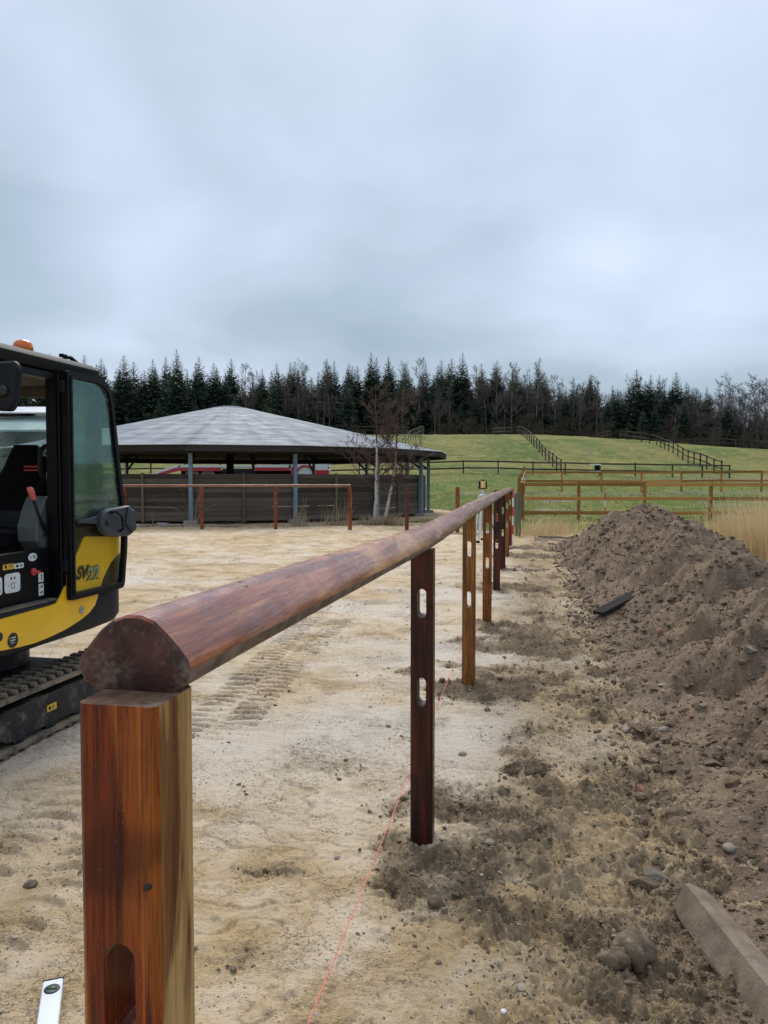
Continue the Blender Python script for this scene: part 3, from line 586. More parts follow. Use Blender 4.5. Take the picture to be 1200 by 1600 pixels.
def heap_h(x, y):
    """absolute height of the spoil heap"""
    s, t = st(x, y)
    H = np.interp(s, [-4, -1.5, 1.0, 3.0, 5.5, 7.5, 9.0, 10.5, 12.5, 14.5, 16.0, 17.2, 18.4, 19.4], [-0.1, 0.26, 0.31, 0.36, 0.45, 0.52, 0.65, 0.76, 0.87, 0.93, 0.90, 0.70, 0.30, -0.12])
    tb = 1.10 + 0.16 * fbm(s, s * 0 + 3.3, 1.4, 3, 301) + 0.10 * fbm(x, y, 0.6, 2, 305); tcx = 2.50 + 0.16 * fbm(s, s * 0 + 8.1, 1.6, 2, 303); tr = tcx + 1.45
    wv = np.where(t < tcx, (t - tcx) / (tcx - tb), (t - tcx) / (tr - tcx)); e = 0.05
    p = (sqrt(1 + e) - np.sqrt(wv * wv + e)) / (sqrt(1 + e) - sqrt(e))
    h = H * p
    k = np.clip(p * 2.2, 0.12, 1)
    h = h + k * (0.52 * (lumps(x, y, 1.15, 2, 311) - 0.26) + 0.22 * (lumps(x, y, 0.42, 3, 313, 0.6) - 0.22) + 0.085 * (lumps(x, y, 0.11, 3, 317, 0.65) - 0.22))
    h = h + 0.05 * k * fbm(t * 0.35, s, 0.35, 3, 321) - 0.07 * k * sstep(0.25, 0.6, fbm(s, t, 0.9, 2, 331))
    return terrain(x, y) + h + 0.005, p

# one ground sheet, finer towards the camera's side
ang = np.concatenate([np.arange(-180, -60, 6.0), np.arange(-60, -35, 1.0), np.linspace(-35, 35, 640), np.arange(36, 60, 1.0), np.arange(60, 180, 6.0)])
rad = np.concatenate([[0.01, 0.3, 0.6, 0.85, 1.05], np.exp(np.linspace(math.log(1.2), math.log(8), 640)), np.exp(np.linspace(math.log(8.05), math.log(30), 230)), np.exp(np.linspace(math.log(30.4), math.log(175), 150)), np.exp(np.linspace(math.log(182), math.log(1500), 16))])
A_, R_ = np.meshgrid(np.radians(ang), rad); gx = (R_ * np.sin(A_)).ravel(); gy = (R_ * np.cos(A_)).ravel()
mk = masks(gx, gy); gz = ground_h(gx, gy, mk)
na, nr = len(ang), len(rad)
ii, jj = np.meshgrid(np.arange(nr - 1), np.arange(na), indexing='ij'); j2 = (jj + 1) % na
GF = np.stack([ii * na + jj, ii * na + j2, (ii + 1) * na + j2, (ii + 1) * na + jj], -1).reshape(-1, 4)
GV = np.stack([gx, gy, gz], 1)
hub = np.stack([np.arange(na), np.arange(na)], 1)
me = fast_mesh('ground', GV, GF[:, ::-1], MAT['ground'], True, {k: mk[k] for k in ('soil', 'grass', 'lush', 'bare', 'yellow', 'grey', 'strip')})
ground = tag(link('ground', me), kind='structure')
def gz_at(x, y): return float(ground_h(np.array([x]), np.array([y]))[0])
def tz_at(x, y): return float(terrain(np.array([x]), np.array([y]))[0])

# the spoil heap
ss = np.concatenate([np.linspace(-4.2, 1.4, 40), np.exp(np.linspace(math.log(1.45), math.log(19.6), 520))]); tt = np.concatenate([np.linspace(0.55, 3.0, 190), np.linspace(3.03, 4.3, 30)])
S_, T_ = np.meshgrid(ss, tt, indexing='ij'); hx = (RX0 + S_ * RU[0] + T_ * RN[0]).ravel(); hy = (S_ * RU[1] + T_ * RN[1]).ravel()
hz, hp = heap_h(hx, hy)
ns, ntt = len(ss), len(tt); ii, jj = np.meshgrid(np.arange(ns - 1), np.arange(ntt - 1), indexing='ij')
HF = np.stack([ii * ntt + jj, (ii + 1) * ntt + jj, (ii + 1) * ntt + jj + 1, ii * ntt + jj + 1], -1).reshape(-1, 4)
keep = (hz.reshape(-1)[HF] > ground_h(hx, hy)[HF] - 0.06).any(1); HF = HF[keep]
used, inv = np.unique(HF, return_inverse=True); HF = inv.reshape(-1, 4)
me = fast_mesh('soil_heap', np.stack([hx, hy, hz], 1)[used], HF, MAT['heap'], True)
tag(link('soil_heap', me), 'long ridge of dark dug-out soil lying beside the rail fence', 'soil heap')
def top_at(x, y):
    X, Y = np.array([x]), np.array([y]); s, t = st(X, Y); g0 = ground_h(X, Y)[0]
    if 0.5 < t[0] < 4.3 and -4 < s[0] < 19.5: return max(g0, heap_h(X, Y)[0][0])
    return float(g0)

# loose clods and stones
rng = np.random.default_rng(5)
_phi = (1 + 5 ** 0.5) / 2
_ico = np.array([(-1, _phi, 0), (1, _phi, 0), (-1, -_phi, 0), (1, -_phi, 0), (0, -1, _phi), (0, 1, _phi), (0, -1, -_phi), (0, 1, -_phi), (_phi, 0, -1), (_phi, 0, 1), (-_phi, 0, -1), (-_phi, 0, 1)]) / 1.9
_icof = np.array([(0, 11, 5), (0, 5, 1), (0, 1, 7), (0, 7, 10), (0, 10, 11), (1, 5, 9), (5, 11, 4), (11, 10, 2), (10, 7, 6), (7, 1, 8), (3, 9, 4), (3, 4, 2), (3, 2, 6), (3, 6, 8), (3, 8, 9), (4, 9, 5), (2, 4, 11), (6, 2, 10), (8, 6, 7), (9, 8, 1)])
def scatter(name, X, Y, Z, size, mat, label, cat, flat=0.65, sink=0.25):
    n = len(X); V = np.repeat(_ico[None], n, 0) * (1 + rng.uniform(-0.42, 0.36, (n, 12, 1)))
    V = V * rng.uniform(0.7, 1.3, (n, 1, 3)) * np.array([1, 1, flat]); a = rng.uniform(0, 2 * pi, n)
    c_, s_ = np.cos(a)[:, None], np.sin(a)[:, None]
    V = np.stack([V[..., 0] * c_ - V[..., 1] * s_, V[..., 0] * s_ + V[..., 1] * c_, V[..., 2]], -1) * size[:, None, None]
    V[..., 0] += X[:, None]; V[..., 1] += Y[:, None]; V[..., 2] += (Z + size * flat * (0.5 - sink))[:, None]
    F = (_icof[None] + (np.arange(n) * 12)[:, None, None]).reshape(-1, 3)
    o = link(name, fast_mesh(name, V.reshape(-1, 3), F, mat, False)); return tag(o, label, cat, kind='stuff')
def polar(n, r0, r1, a0, a1):
    r = np.exp(rng.uniform(math.log(r0), math.log(r1), n)); a = np.radians(rng.uniform(a0, a1, n)); return r * np.sin(a), r * np.cos(a), r
x, y, r = polar(70000, 1.9, 17, -31, 33); m_ = masks(x, y); s_, t_ = st(x, y)
p = np.clip(m_['soil'] * 0.9 + 0.3 * m_['strip'], 0, 1) * (m_['grass'] < 0.4) * (t_ < 1.35); k = rng.random(len(x)) < p * 0.62; x, y, r = x[k], y[k], r[k]
size = 0.0019 * r ** 0.55 * np.exp(rng.normal(0, 0.62, len(x))); size = np.clip(size, 0.0013, 0.024)
scatter('soil_clods', x, y, ground_h(x, y), size, MAT['clod'], 'crumbs of dark loam strewn around the fence posts', 'soil crumbs')
x, y, r = polar(34000, 1.9, 16, -31, 30); m_ = masks(x, y); dens = np.clip(0.25 + 1.5 * fbm(x, y, 0.7, 3, 401), 0.03, 1) ** 2
k = (rng.random(len(x)) < dens * (m_['grass'] < 0.4)) ; x, y, r = x[k], y[k], r[k]
size = np.clip(0.0013 * r ** 0.6 * np.exp(rng.normal(0, 0.55, len(x))), 0.0010, 0.014); half = len(x) // 2
scatter('sand_crumbs', x[:half], y[:half], ground_h(x[:half], y[:half]), size[:half] * 1.2, MAT['sandclod'], 'small broken crumbs of sand crust on the arena', 'sand crumbs', 0.5)
scatter('peat_specks', x[half:], y[half:], ground_h(x[half:], y[half:]), size[half:], MAT['clod'], 'dark specks of soil scattered over the pale sand', 'soil specks', 0.5)
S_ = np.exp(rng.uniform(math.log(1.8), math.log(18.5), 30000)); T_ = rng.uniform(0.85, 3.2, 30000)
x = RX0 + S_ * RU[0] + T_ * RN[0]; y = S_ * RU[1] + T_ * RN[1]; zt = np.maximum(heap_h(x, y)[0], ground_h(x, y)); r = np.hypot(x, y)
size = np.clip(0.0020 * r ** 0.55 * np.exp(rng.normal(0, 0.78, len(x))), 0.0013, 0.045); k = rng.random(len(x)) < 0.90
scatter('heap_clods', x[k], y[k], zt[k], size[k], MAT['heap'], 'crumbled soil lying over the long heap', 'soil crumbs')
scatter('heap_gravel', x[~k], y[~k], zt[~k], size[~k] * 0.85, MAT['gravel'], 'grey and reddish pebbles mixed into the soil heap', 'gravel')
# ------------------------------------------------------------------ arena rail fence
PW = 0.091
def slotted_post(name, mat, parent, loc, rz, top, slots, bottom=-0.35, w=PW, d=PW, slot_w=0.036, side_mat=None, cham=0.006):
    bm = bmesh.new(); hw = w / 2; hd = d / 2; c = cham
    def rect(x, y): return [(-x, y, bottom), (x, y, bottom), (x, y, top), (-x, y, top)]
    def slot(y, zc, L):
        pts = []; r = slot_w / 2
        for k in range(7): t = pi * k / 6; pts.append((r * cos(t), y, zc + L / 2 - r + r * sin(t)))
        for k in range(7): t = pi + pi * k / 6; pts.append((r * cos(t), y, zc - L / 2 + r + r * sin(t)))
        return pts
    def loop(pts):
        vs = [bm.verts.new(p) for p in pts]; es = [bm.edges.new((vs[i], vs[(i + 1) % len(vs)])) for i in range(len(vs))]; return vs, es
    o1, e1 = loop(rect(hw - c, -hd)); h1 = [loop(slot(-hd, zc, L)) for zc, L in slots]
    bmesh.ops.triangle_fill(bm, use_beauty=True, edges=e1 + [x for h in h1 for x in h[1]])
    o4, e4 = loop(rect(hw - c, hd)); h4 = [loop(slot(hd, zc, L)) for zc, L in slots]
    bmesh.ops.triangle_fill(bm, use_beauty=True, edges=e4 + [x for h in h4 for x in h[1]])
    def ring(pts): return [bm.verts.new(p) for p in pts]
    o2, o3 = ring(rect(hw, -hd + c)), ring(rect(hw, hd - c))
    for a, b in ((o1, o2), (o2, o3), (o3, o4)):
        for i in range(4):
            j = (i + 1) % 4
            try: bm.faces.new((a[i], a[j], b[j], b[i]))
            except ValueError: pass
    for (a, _), (b, _) in zip(h1, h4):
        for i in range(len(a)):
            j = (i + 1) % len(a); bm.faces.new((a[i], b[i], b[j], a[j]))
    bmesh.ops.recalc_face_normals(bm, faces=bm.faces)
    me = bpy.data.meshes.new(name); bm.to_mesh(me); bm.free(); me.materials.append(mat)
    me.materials.append(side_mat or mat); me.materials.append(MAT['post_top'])
    for p in me.polygons:
        if p.normal.z > 0.8 and p.center.z > top - 0.01: p.material_index = 2
    if side_mat:
        for p in me.polygons:
            if p.normal.x > 0.8 and abs(p.center.x - hw) < 1e-3: p.material_index = 1
    return link(name, me, parent, loc, (0, 0, rz))

f0 = empty('arena_fence', (POSTS[0][1], POSTS[0][0], gz_at(POSTS[0][1], POSTS[0][0])), -RANG, 'long varnished hardwood rail fence running away from the camera', 'fence')
base0 = f0.location.z
def loc_s(Y): return (Y - POSTS[0][0]) / RU[1]
RZ_U = [1.237, 1.192, 1.212, 1.222, 1.225, 1.225, 1.225, 1.225]     # underside of the rail at each post
ps = [loc_s(p[0]) for p in POSTS]
lab = [('post_red', 'thick red-brown slotted post at the near end, right side planed pale'), ('post_dark', 'dark mahogany slotted post'), ('post_gold', 'golden slotted post with wavy grain'), ('post_orange', 'orange-brown slotted post'),
       ('post_dark', 'dark purple-brown slotted post'), ('post_dark', 'second dark purple-brown slotted post'), ('post_orange', 'bright orange-brown post'), ('post_red', 'reddish end post')]
for i, (Y, X) in enumerate(POSTS):
    sl = [(0.975, 0.118), (0.615, 0.118)] if i else [(0.922, 0.118), (0.56, 0.118)]
    o = slotted_post('post', MAT[lab[i][0]], f0, (0, ps[i], -base0), [0.0, 0.02, -0.015, 0.01, 0.02, -0.01, 0.015, 0][i], RZ_U[i] - 0.002, sl, side_mat=MAT['post_pale'] if i == 0 else (MAT['post_gold'] if i == 2 else None), cham=0.007)
    o['label'] = lab[i][1]
prof = [(-0.040, 0.0), (0.040, 0.0), (0.052, 0.008), (0.0585, 0.022), (0.056, 0.031), (0.046, 0.043), (0.034, 0.056), (0.022, 0.0665), (0.009, 0.0715), (-0.006, 0.0715), (-0.020, 0.067), (-0.033, 0.057), (-0.045, 0.044), (-0.056, 0.030), (-0.0585, 0.021), (-0.051, 0.007)]
def rail_seg(name, mat, parent, s0, s1, seed, zf, end_mat=None, label=None, xoff=-0.012, step=0.10, sc_=1.17, base=0.0, prof=prof):
    n = max(2, int((s1 - s0) / step)); S = np.linspace(s0, s1, n + 1); k = len(prof); vs = []; fs = []
    for i, s in enumerate(S):
        wx = 0.007 * gnoise(np.array([s * 0.8]), np.array([seed * 1.7]), 5)[0]; ww = 1 + 0.05 * gnoise(np.array([s * 1.6]), np.array([seed * 3.1]), 6)[0]
        for j, (px, pz) in enumerate(prof):
            jj = 0.0016 * gnoise(np.array([s * 7]), np.array([j * 1.3 + seed]), 7)[0]
            vs.append((xoff + wx + px * ww * sc_ + jj, s, zf(s) + pz * sc_ * (0.98 + 0.04 * ww) - base))
    for i in range(n):
        for j in range(k): l = (j + 1) % k; fs.append([i * k + j, i * k + l, (i + 1) * k + l, (i + 1) * k + j])
    for e in (0, n):      # bevelled end
        ring = [e * k + j for j in range(k)]; cx_ = sum(vs[r][0] for r in ring) / k; cz_ = sum(vs[r][2] for r in ring) / k; o = len(vs)
        dy = -0.003 if e == 0 else 0.003
        vs += [(cx_ + (vs[r][0] - cx_) * 0.93, vs[r][1] + dy, cz_ + (vs[r][2] - cz_) * 0.93) for r in ring]
        for j in range(k): l = (j + 1) % k; fs.append([ring[j], ring[l], o + l, o + j])
        fs.append([o + j for j in range(k)])
    b = MB(); b.v = vs; b.f = fs; me = b.mesh(name, mat, True, auto=38)
    if end_mat:
        me.materials.append(end_mat)
        me.materials.append(MAT['rail_raw'])
        for p in me.polygons:
            if abs(p.normal.y) > 0.7: p.material_index = 1
            elif p.normal.z < 0.12: p.material_index = 2
    o = link(name, me, parent)
    if label: o['label'] = label
    return o
zf = lambda s: float(np.interp(s, ps, RZ_U)) + 0.0
_zs = np.linspace(-1, 18, 400); _zz = np.convolve(np.pad(np.interp(_zs, ps, RZ_U), 20, mode='edge'), np.hanning(41) / np.hanning(41).sum(), 'valid')
zf = lambda s: float(np.interp(s, _zs, _zz))
s_start = -PW / 2 + 0.058
rail_seg('top_rail', MAT['rail_near'], f0, s_start, ps[2] + 0.02, 1, zf, MAT['rail_end'], 'domed hardwood top rail with dusty mottled upper side', base=base0)
rail_seg('top_rail', MAT['rail_far'], f0, ps[2] + 0.026, ps[4] + 0.01, 2, zf, MAT['rail_end'], base=base0)
rail_seg('top_rail', MAT['rail_far'], f0, ps[4] + 0.016, ps[6], 3, zf, MAT['rail_end'], base=base0)
rail_seg('top_rail', MAT['rail_red'], f0, ps[6] + 0.006, ps[7] + 0.06, 4, zf, MAT['rail_end'], base=base0)
b = MB(); b.lathe([(0.0042, 0.0), (0.0040, -0.0008), (0.0015, -0.0010)], n=9, fn=lambda x, y, h: (x * 1.3, h, y * 0.9 + x * 0.4)); b.build('knot', MAT['ink'], f0, True, loc=(0.0335, -PW / 2 - 0.0001, 1.045 - base0))
# dried mud on the rail
for (s, dx, k) in ((0.31, 0.014, 0.0075), (0.34, 0.022, 0.005), (0.28, 0.020, 0.004), (0.36, 0.010, 0.004), (0.25, 0.016, 0.003), (0.47, 0.014, 0.0045), (0.33, 0.004, 0.0035), (0.72, 0.016, 0.004)):
    b = MB(); rr = random.Random(int(s * 100)); 
    k *= 1.35; V = [(p[0] * k * rr.uniform(0.7, 1.4), p[1] * k * rr.uniform(0.9, 2.0), p[2] * k * 0.55 * rr.uniform(0.7, 1.2)) for p in _ico]
    b.add(V, [list(q) for q in _icof]); b.build('mud_crumb', MAT['sandclod'], f0, True, loc=(-0.012 + dx, s, zf(s) - base0 + 0.0868 - abs(dx) * 0.30 - dx * dx * 12))

# rail along the far side of the arena
FX = [(-12.4, 22.9), (-10.05, 23.0), (-7.75, 23.0), (-5.45, 22.95), (-3.22, 22.8), (-1.00, 22.5)]
fr = empty('far_arena_fence', (FX[-1][0], FX[-1][1], gz_at(*FX[-1])), 0, 'low varnished rail fence in front of the round-roofed horse walker', 'fence')
def child_loc(parent, p): return (p[0] - parent.location.x, p[1] - parent.location.y, p[2] - parent.location.z)
for i, (x, y) in enumerate(FX):
    slotted_post('post', MAT['post_far'] if i != 2 else MAT['post_far_dark'], fr, child_loc(fr, (x, y, 0)), 0.05 * i, 1.255, [(0.975, 0.118), (0.615, 0.118)], w=0.1, d=0.1)
for i in range(len(FX) - 1):
    (x0, y0), (x1, y1) = FX[i], FX[i + 1]
    if i == len(FX) - 2: x1 += 0.03
    L = math.hypot(x1 - x0, y1 - y0)
    o = rail_seg('top_rail', MAT['rail_red'], fr, 0.004, L - 0.004, 20 + i, lambda s: 1.255, MAT['rail_red'], xoff=0.0, step=0.5)
    o.location = child_loc(fr, (x0, y0, 0)); o.rotation_euler = (0, 0, math.atan2(y1 - y0, x1 - x0) - pi / 2)
for (x, y, h, m, l) in ((0.66, 22.2, 1.24, 'post_far_dark', 'dark red post without rail standing right of the birch stems'), (2.05, 21.4, 1.26, 'post_far', 'reddish post without rail standing left of the laser tripod'),
                        (3.10, 21.2, 1.22, 'post_far', 'reddish post showing just above the far end of the rail')):
    r_ = empty('fence_post', (x, y, gz_at(x, y)), 0.1, l, 'post', 'loose arena posts without rails')
    slotted_post('shaft', MAT[m], r_, (0, 0, 0), 0, h, [(0.95, 0.118), (0.6, 0.118)], w=0.1, d=0.1)

# ------------------------------------------------------------------ paddock fences
def paddock_fence(name, label, pts, rails, post_h, pm, rm, pw=0.10, rw=0.032, rh=0.11, group='post and rail fences of the paddocks', both=True, side=-1, skip=()):
    x0, y0 = pts[0]; root = empty(name, (x0, y0, tz_at(x0, y0)), 0, label, 'fence', group)
    G = [Vector((x, y, tz_at(x, y))) for x, y in pts]
    rp = random.Random(len(pts) + int(x0 * 10))
    for p in G:
        b = MB(); h = post_h * rp.uniform(0.97, 1.04)
        b.box((0, 0, (h - 0.3) / 2), (pw, pw, h + 0.3), 0.008)
        b.build('post', pm, root, loc=p - root.location, rot=(rp.uniform(-.015, .015), rp.uniform(-.015, .015), rp.uniform(-0.1, 0.1)))
    for i in range(len(G) - 1):
        if i in skip: continue
        d = (G[i + 1] - G[i]); n = Vector((d.y, -d.x, 0)).normalized()
        if n.y > 0: n = -n
        for z in rails:
            off = n * (pw / 2 + rw / 2 - 0.004) * (1 if side < 0 else -1)
            p = G[i] + Vector((0, 0, z + rp.uniform(-.012, .012))) + off; q = G[i + 1] + Vector((0, 0, z + rp.uniform(-.012, .012))) + off
            mid = (p + q) / 2; b = MB(); dd = q - p; L = dd.length
            b.box((0, 0, 0), (L - 0.006, rw, rh), 0.004)
            b.build('rail', rm, root, loc=mid - root.location, rot=(0, -math.asin(dd.z / L), math.atan2(dd.y, dd.x)))
    return root
def line(a, b, n): return [(a[0] + (b[0] - a[0]) * i / n, a[1] + (b[1] - a[1]) * i / n) for i in range(n + 1)]
fb, fbp, fd, fdp = MAT['fence_brown'], MAT['fence_brown_post'], MAT['fence_dark'], MAT['fence_dark_post']
near_f = paddock_fence('paddock_fence', 'near brown three-rail paddock fence behind the soil heap', [(4.88, 27.0), (6.85, 27.0), (9.12, 26.9), (11.40, 26.8), (13.7, 26.6), (16.0, 26.4), (18.3, 26.2)], (1.27, 0.78, 0.27), 1.36, fbp, fb, rh=0.125)
side_f = paddock_fence('paddock_fence', 'brown fence with white insulators running back from the near paddock corner', [(4.86, 27.6), (5.35, 30.2), (5.85, 32.8), (6.35, 35.4), (6.85, 38.0), (7.4, 40.8), (7.95, 43.6)], (1.27, 0.78), 1.55, fbp, fb)
for i, (x, y) in enumerate([(4.86, 27.6), (5.35, 30.2), (5.85, 32.8), (6.35, 35.4)]):
    for z in (1.42, 1.2, 0.7, 0.25)[:4 if i == 0 else 2]:
        b = MB(); b.lathe([(0.012, 0), (0.03, 0.012), (0.03, 0.03), (0.016, 0.045), (0.026, 0.06), (0.012, 0.075)], n=8)
        b.build('insulator', MAT['white'], side_f, True, loc=Vector((x + 0.06, y - 0.06, tz_at(x, y) + z)) - side_f.location, rot=(0, R(70), 0))
paddock_fence('paddock_fence', 'second brown two-rail fence a field behind the near one', [(7.9 + 2.27 * i, 44.0 - 0.03 * i) for i in range(8)], (1.16, 0.66), 1.22, fbp, fb, rh=0.13)
dk = [(-30 + 2.8 * i, 62.0) for i in range(16)] + [(14.6, 62.0), (17.3, 61.6), (20.0, 61.2), (22.8, 60.8), (25.0, 60.4), (27.0, 60.1)]
dark_f = paddock_fence('paddock_fence', 'dark two-rail fence crossing the foot of the grassy hill', dk, (0.98, 0.44), 1.06, fdp, fd, rh=0.12)
for z in (0.92, 0.36):
    b = MB(); b.box((0, 0, 0), (0.95, 0.05, 0.10), 0.01); b.build('white_strip', MAT['white'], dark_f, loc=Vector((16.9, 61.5, tz_at(16.9, 61.5) + z)) - dark_f.location)
b = MB(); b.box((0, 0, 0), (0.42, 0.12, 0.75), 0.02); b.build('gate_box', MAT['black'], dark_f, loc=Vector((17.1, 61.7, tz_at(17.1, 61.7) + 0.6)) - dark_f.location)
paddock_fence('paddock_fence', 'weathered fence climbing straight up the middle of the grassy hill', line((14.6, 63.5), (18.9, 110), 17), (1.14, 0.62), 1.25, MAT['fence_dark_post'], MAT['fence_grey'], rh=0.12)
paddock_fence('paddock_fence', 'short fence dropping over the hill crest left of the climbing fence', [(18.5, 110.6), (17.3, 112), (16.2, 113.6)], (1.1, 0.6), 1.2, fdp, MAT['fence_grey'])
paddock_fence('paddock_fence', 'dark fence climbing the right side of the grassy hill', line((27.0, 61.5), (32.6, 92), 12) + [(32.6, 94.6), (32.5, 97.2), (32.4, 99.8), (32.3, 102.4), (32.2, 105.0)], (1.16, 0.62), 1.26, fdp, fd)
paddock_fence('paddock_fence', 'fence running off over the crest from the top of the right climbing fence', line((31.2, 106), (33.4, 124), 7), (1.1, 0.6), 1.2, fdp, fd)
paddock_fence('paddock_fence', 'dark fence along the hill crest at the right edge', [(43.5, 118), (45.2, 112)] + [(46.3 + 2.3 * i, 106.5) for i in range(8)], (1.16, 0.62), 1.26, fdp, fd)
paddock_fence('paddock_fence', 'pale weathered fence rising behind the right edge of the round roof', line((2.0, 84), (5.6, 109), 9), (1.14, 0.62), 1.25, MAT['fence_grey'], MAT['fence_grey'])
paddock_fence('paddock_fence', 'fence on the crest above the right slope of the round roof', line((-8.0, 108), (3.0, 109.5), 5), (1.14, 0.62), 1.25, fdp, fd)
# ------------------------------------------------------------------ horse walker
WC = (-6.8, 34.0); NB = 16; PH0 = R(3)
wk = empty('horse_walker', (WC[0], WC[1], 0), 0, 'round open-sided horse walker with grey sheet roof and timber boarding', 'horse walker')
def wp(r, ph, z): return Vector((r * sin(ph), -r * cos(ph), z))
def wgz(p): return gz_at(p.x + WC[0], p.y + WC[1])
EAVE_R, EAVE_Z, APEX_Z = 9.62, 2.60, 4.66
HUB = 0.55
# roof: sixteen sectors, each laid in overlapping courses
NC = 9
for k in range(NB):
    a0, a1 = PH0 + k * 2 * pi / NB, PH0 + (k + 1) * 2 * pi / NB
    vs = []; fs = []; hip = []
    for c in range(NC):
        f0_, f1_ = c / NC, (c + 1) / NC + 0.012
        for (f, dz) in ((f0_, 0.009), (f1_, 0.003)):
            f = min(f, 1.0); r = EAVE_R + (HUB - EAVE_R) * f; z = EAVE_Z + (APEX_Z - EAVE_Z) * f
            for u in np.linspace(0, 1, 13):
                p = wp(r, a0, z + dz) * (1 - u) + wp(r, a1, z + dz) * u
                sag = 0.0
                vs.append((p.x, p.y, p.z - sag)); e = min(u, 1 - u); hip.append(max(0, 1 - e / 0.085) * (0.75 if f < 0.98 else 0.3) + (0.55 if abs(u - 1 / 3) < 0.03 or abs(u - 2 / 3) < 0.03 else 0) * 0.8)
        o = c * 26
        for u in range(12): fs.append([o + u, o + u + 1, o + 13 + u + 1, o + 13 + u])
        # front lip of the course
        lo = len(vs)
        for u in np.linspace(0, 1, 13):
            p = wp(EAVE_R + (HUB - EAVE_R) * f0_, a0, EAVE_Z + (APEX_Z - EAVE_Z) * f0_ - 0.004) * (1 - u) + wp(EAVE_R + (HUB - EAVE_R) * f0_, a1, EAVE_Z + (APEX_Z - EAVE_Z) * f0_ - 0.004) * u
            pass
    nv = len(vs)
    me = bpy.data.meshes.new('roof_panel'); me.from_pydata(vs, [], fs)
    at = me.attributes.new('hip', 'FLOAT', 'POINT'); at.data.foreach_set('value', np.array(hip, dtype=np.float32))
    me.materials.append(MAT['roof']); bm = bmesh.new(); bm.from_mesh(me); bmesh.ops.recalc_face_normals(bm, faces=bm.faces)
    if sum(f.normal.z for f in bm.faces) < 0: bmesh.ops.reverse_faces(bm, faces=bm.faces)
    bmesh.ops.solidify(bm, geom=bm.faces[:], thickness=0.022); bm.to_mesh(me); bm.free()
    link('roof_panel', me, wk)
for k in range(NB):
    a0, a1 = PH0 + k * 2 * pi / NB, PH0 + (k + 1) * 2 * pi / NB
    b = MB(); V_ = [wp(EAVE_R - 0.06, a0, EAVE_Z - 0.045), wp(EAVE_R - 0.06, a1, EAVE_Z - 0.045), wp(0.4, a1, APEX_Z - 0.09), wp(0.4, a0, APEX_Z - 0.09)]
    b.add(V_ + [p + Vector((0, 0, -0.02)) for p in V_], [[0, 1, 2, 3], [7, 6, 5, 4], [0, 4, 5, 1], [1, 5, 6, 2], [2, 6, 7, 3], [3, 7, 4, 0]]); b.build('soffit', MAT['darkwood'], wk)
b = MB(); b.lathe([(0.80, APEX_Z - 0.06), (0.79, APEX_Z - 0.03), (0.5, APEX_Z + 0.02), (0.2, APEX_Z + 0.04), (0.02, APEX_Z + 0.045)], n=24); b.build('roof_cap', MAT['roof'], wk, True)
b = MB(); b.lathe([(0.03, 0), (0.06, 0.01), (0.06, 0.10), (0.02, 0.12)], n=10); b.build('vent', MAT['chrome'], wk, True, loc=(-2.4, -0.6, APEX_Z - 0.52))
for k in range(NB):
    a0, a1 = PH0 + k * 2 * pi / NB, PH0 + (k + 1) * 2 * pi / NB; am = (a0 + a1) / 2; half = (a1 - a0) / 2
    rot = (0, 0, am)
    def chord(r): return 2 * r * sin(half)
    rm = lambda r: r * cos(half)
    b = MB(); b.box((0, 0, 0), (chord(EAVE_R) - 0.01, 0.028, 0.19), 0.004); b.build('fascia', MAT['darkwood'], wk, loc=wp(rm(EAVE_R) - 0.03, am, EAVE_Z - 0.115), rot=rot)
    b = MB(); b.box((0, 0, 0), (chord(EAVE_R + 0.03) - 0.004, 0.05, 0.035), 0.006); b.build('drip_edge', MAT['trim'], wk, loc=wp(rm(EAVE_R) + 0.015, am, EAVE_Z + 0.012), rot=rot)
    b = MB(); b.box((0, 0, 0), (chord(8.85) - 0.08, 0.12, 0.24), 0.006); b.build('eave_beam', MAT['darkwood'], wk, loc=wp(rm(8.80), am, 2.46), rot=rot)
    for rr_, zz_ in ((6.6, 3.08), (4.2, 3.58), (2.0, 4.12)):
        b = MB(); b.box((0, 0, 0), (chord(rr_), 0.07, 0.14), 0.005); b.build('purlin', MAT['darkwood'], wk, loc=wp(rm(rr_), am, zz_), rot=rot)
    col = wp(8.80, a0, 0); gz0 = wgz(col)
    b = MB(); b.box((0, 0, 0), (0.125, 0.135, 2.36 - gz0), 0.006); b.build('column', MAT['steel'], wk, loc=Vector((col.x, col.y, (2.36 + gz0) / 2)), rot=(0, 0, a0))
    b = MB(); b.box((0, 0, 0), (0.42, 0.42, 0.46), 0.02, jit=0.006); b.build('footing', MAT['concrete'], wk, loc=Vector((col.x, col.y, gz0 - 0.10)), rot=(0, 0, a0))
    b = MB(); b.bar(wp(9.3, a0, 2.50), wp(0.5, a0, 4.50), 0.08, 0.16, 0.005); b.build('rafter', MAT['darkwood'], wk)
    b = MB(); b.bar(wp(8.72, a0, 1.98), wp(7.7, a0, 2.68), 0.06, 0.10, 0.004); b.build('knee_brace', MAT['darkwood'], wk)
b = MB(); b.box((0, 0, 2.25), (0.28, 0.28, 4.5), 0.01); b.build('centre_post', MAT['darkwood'], wk)
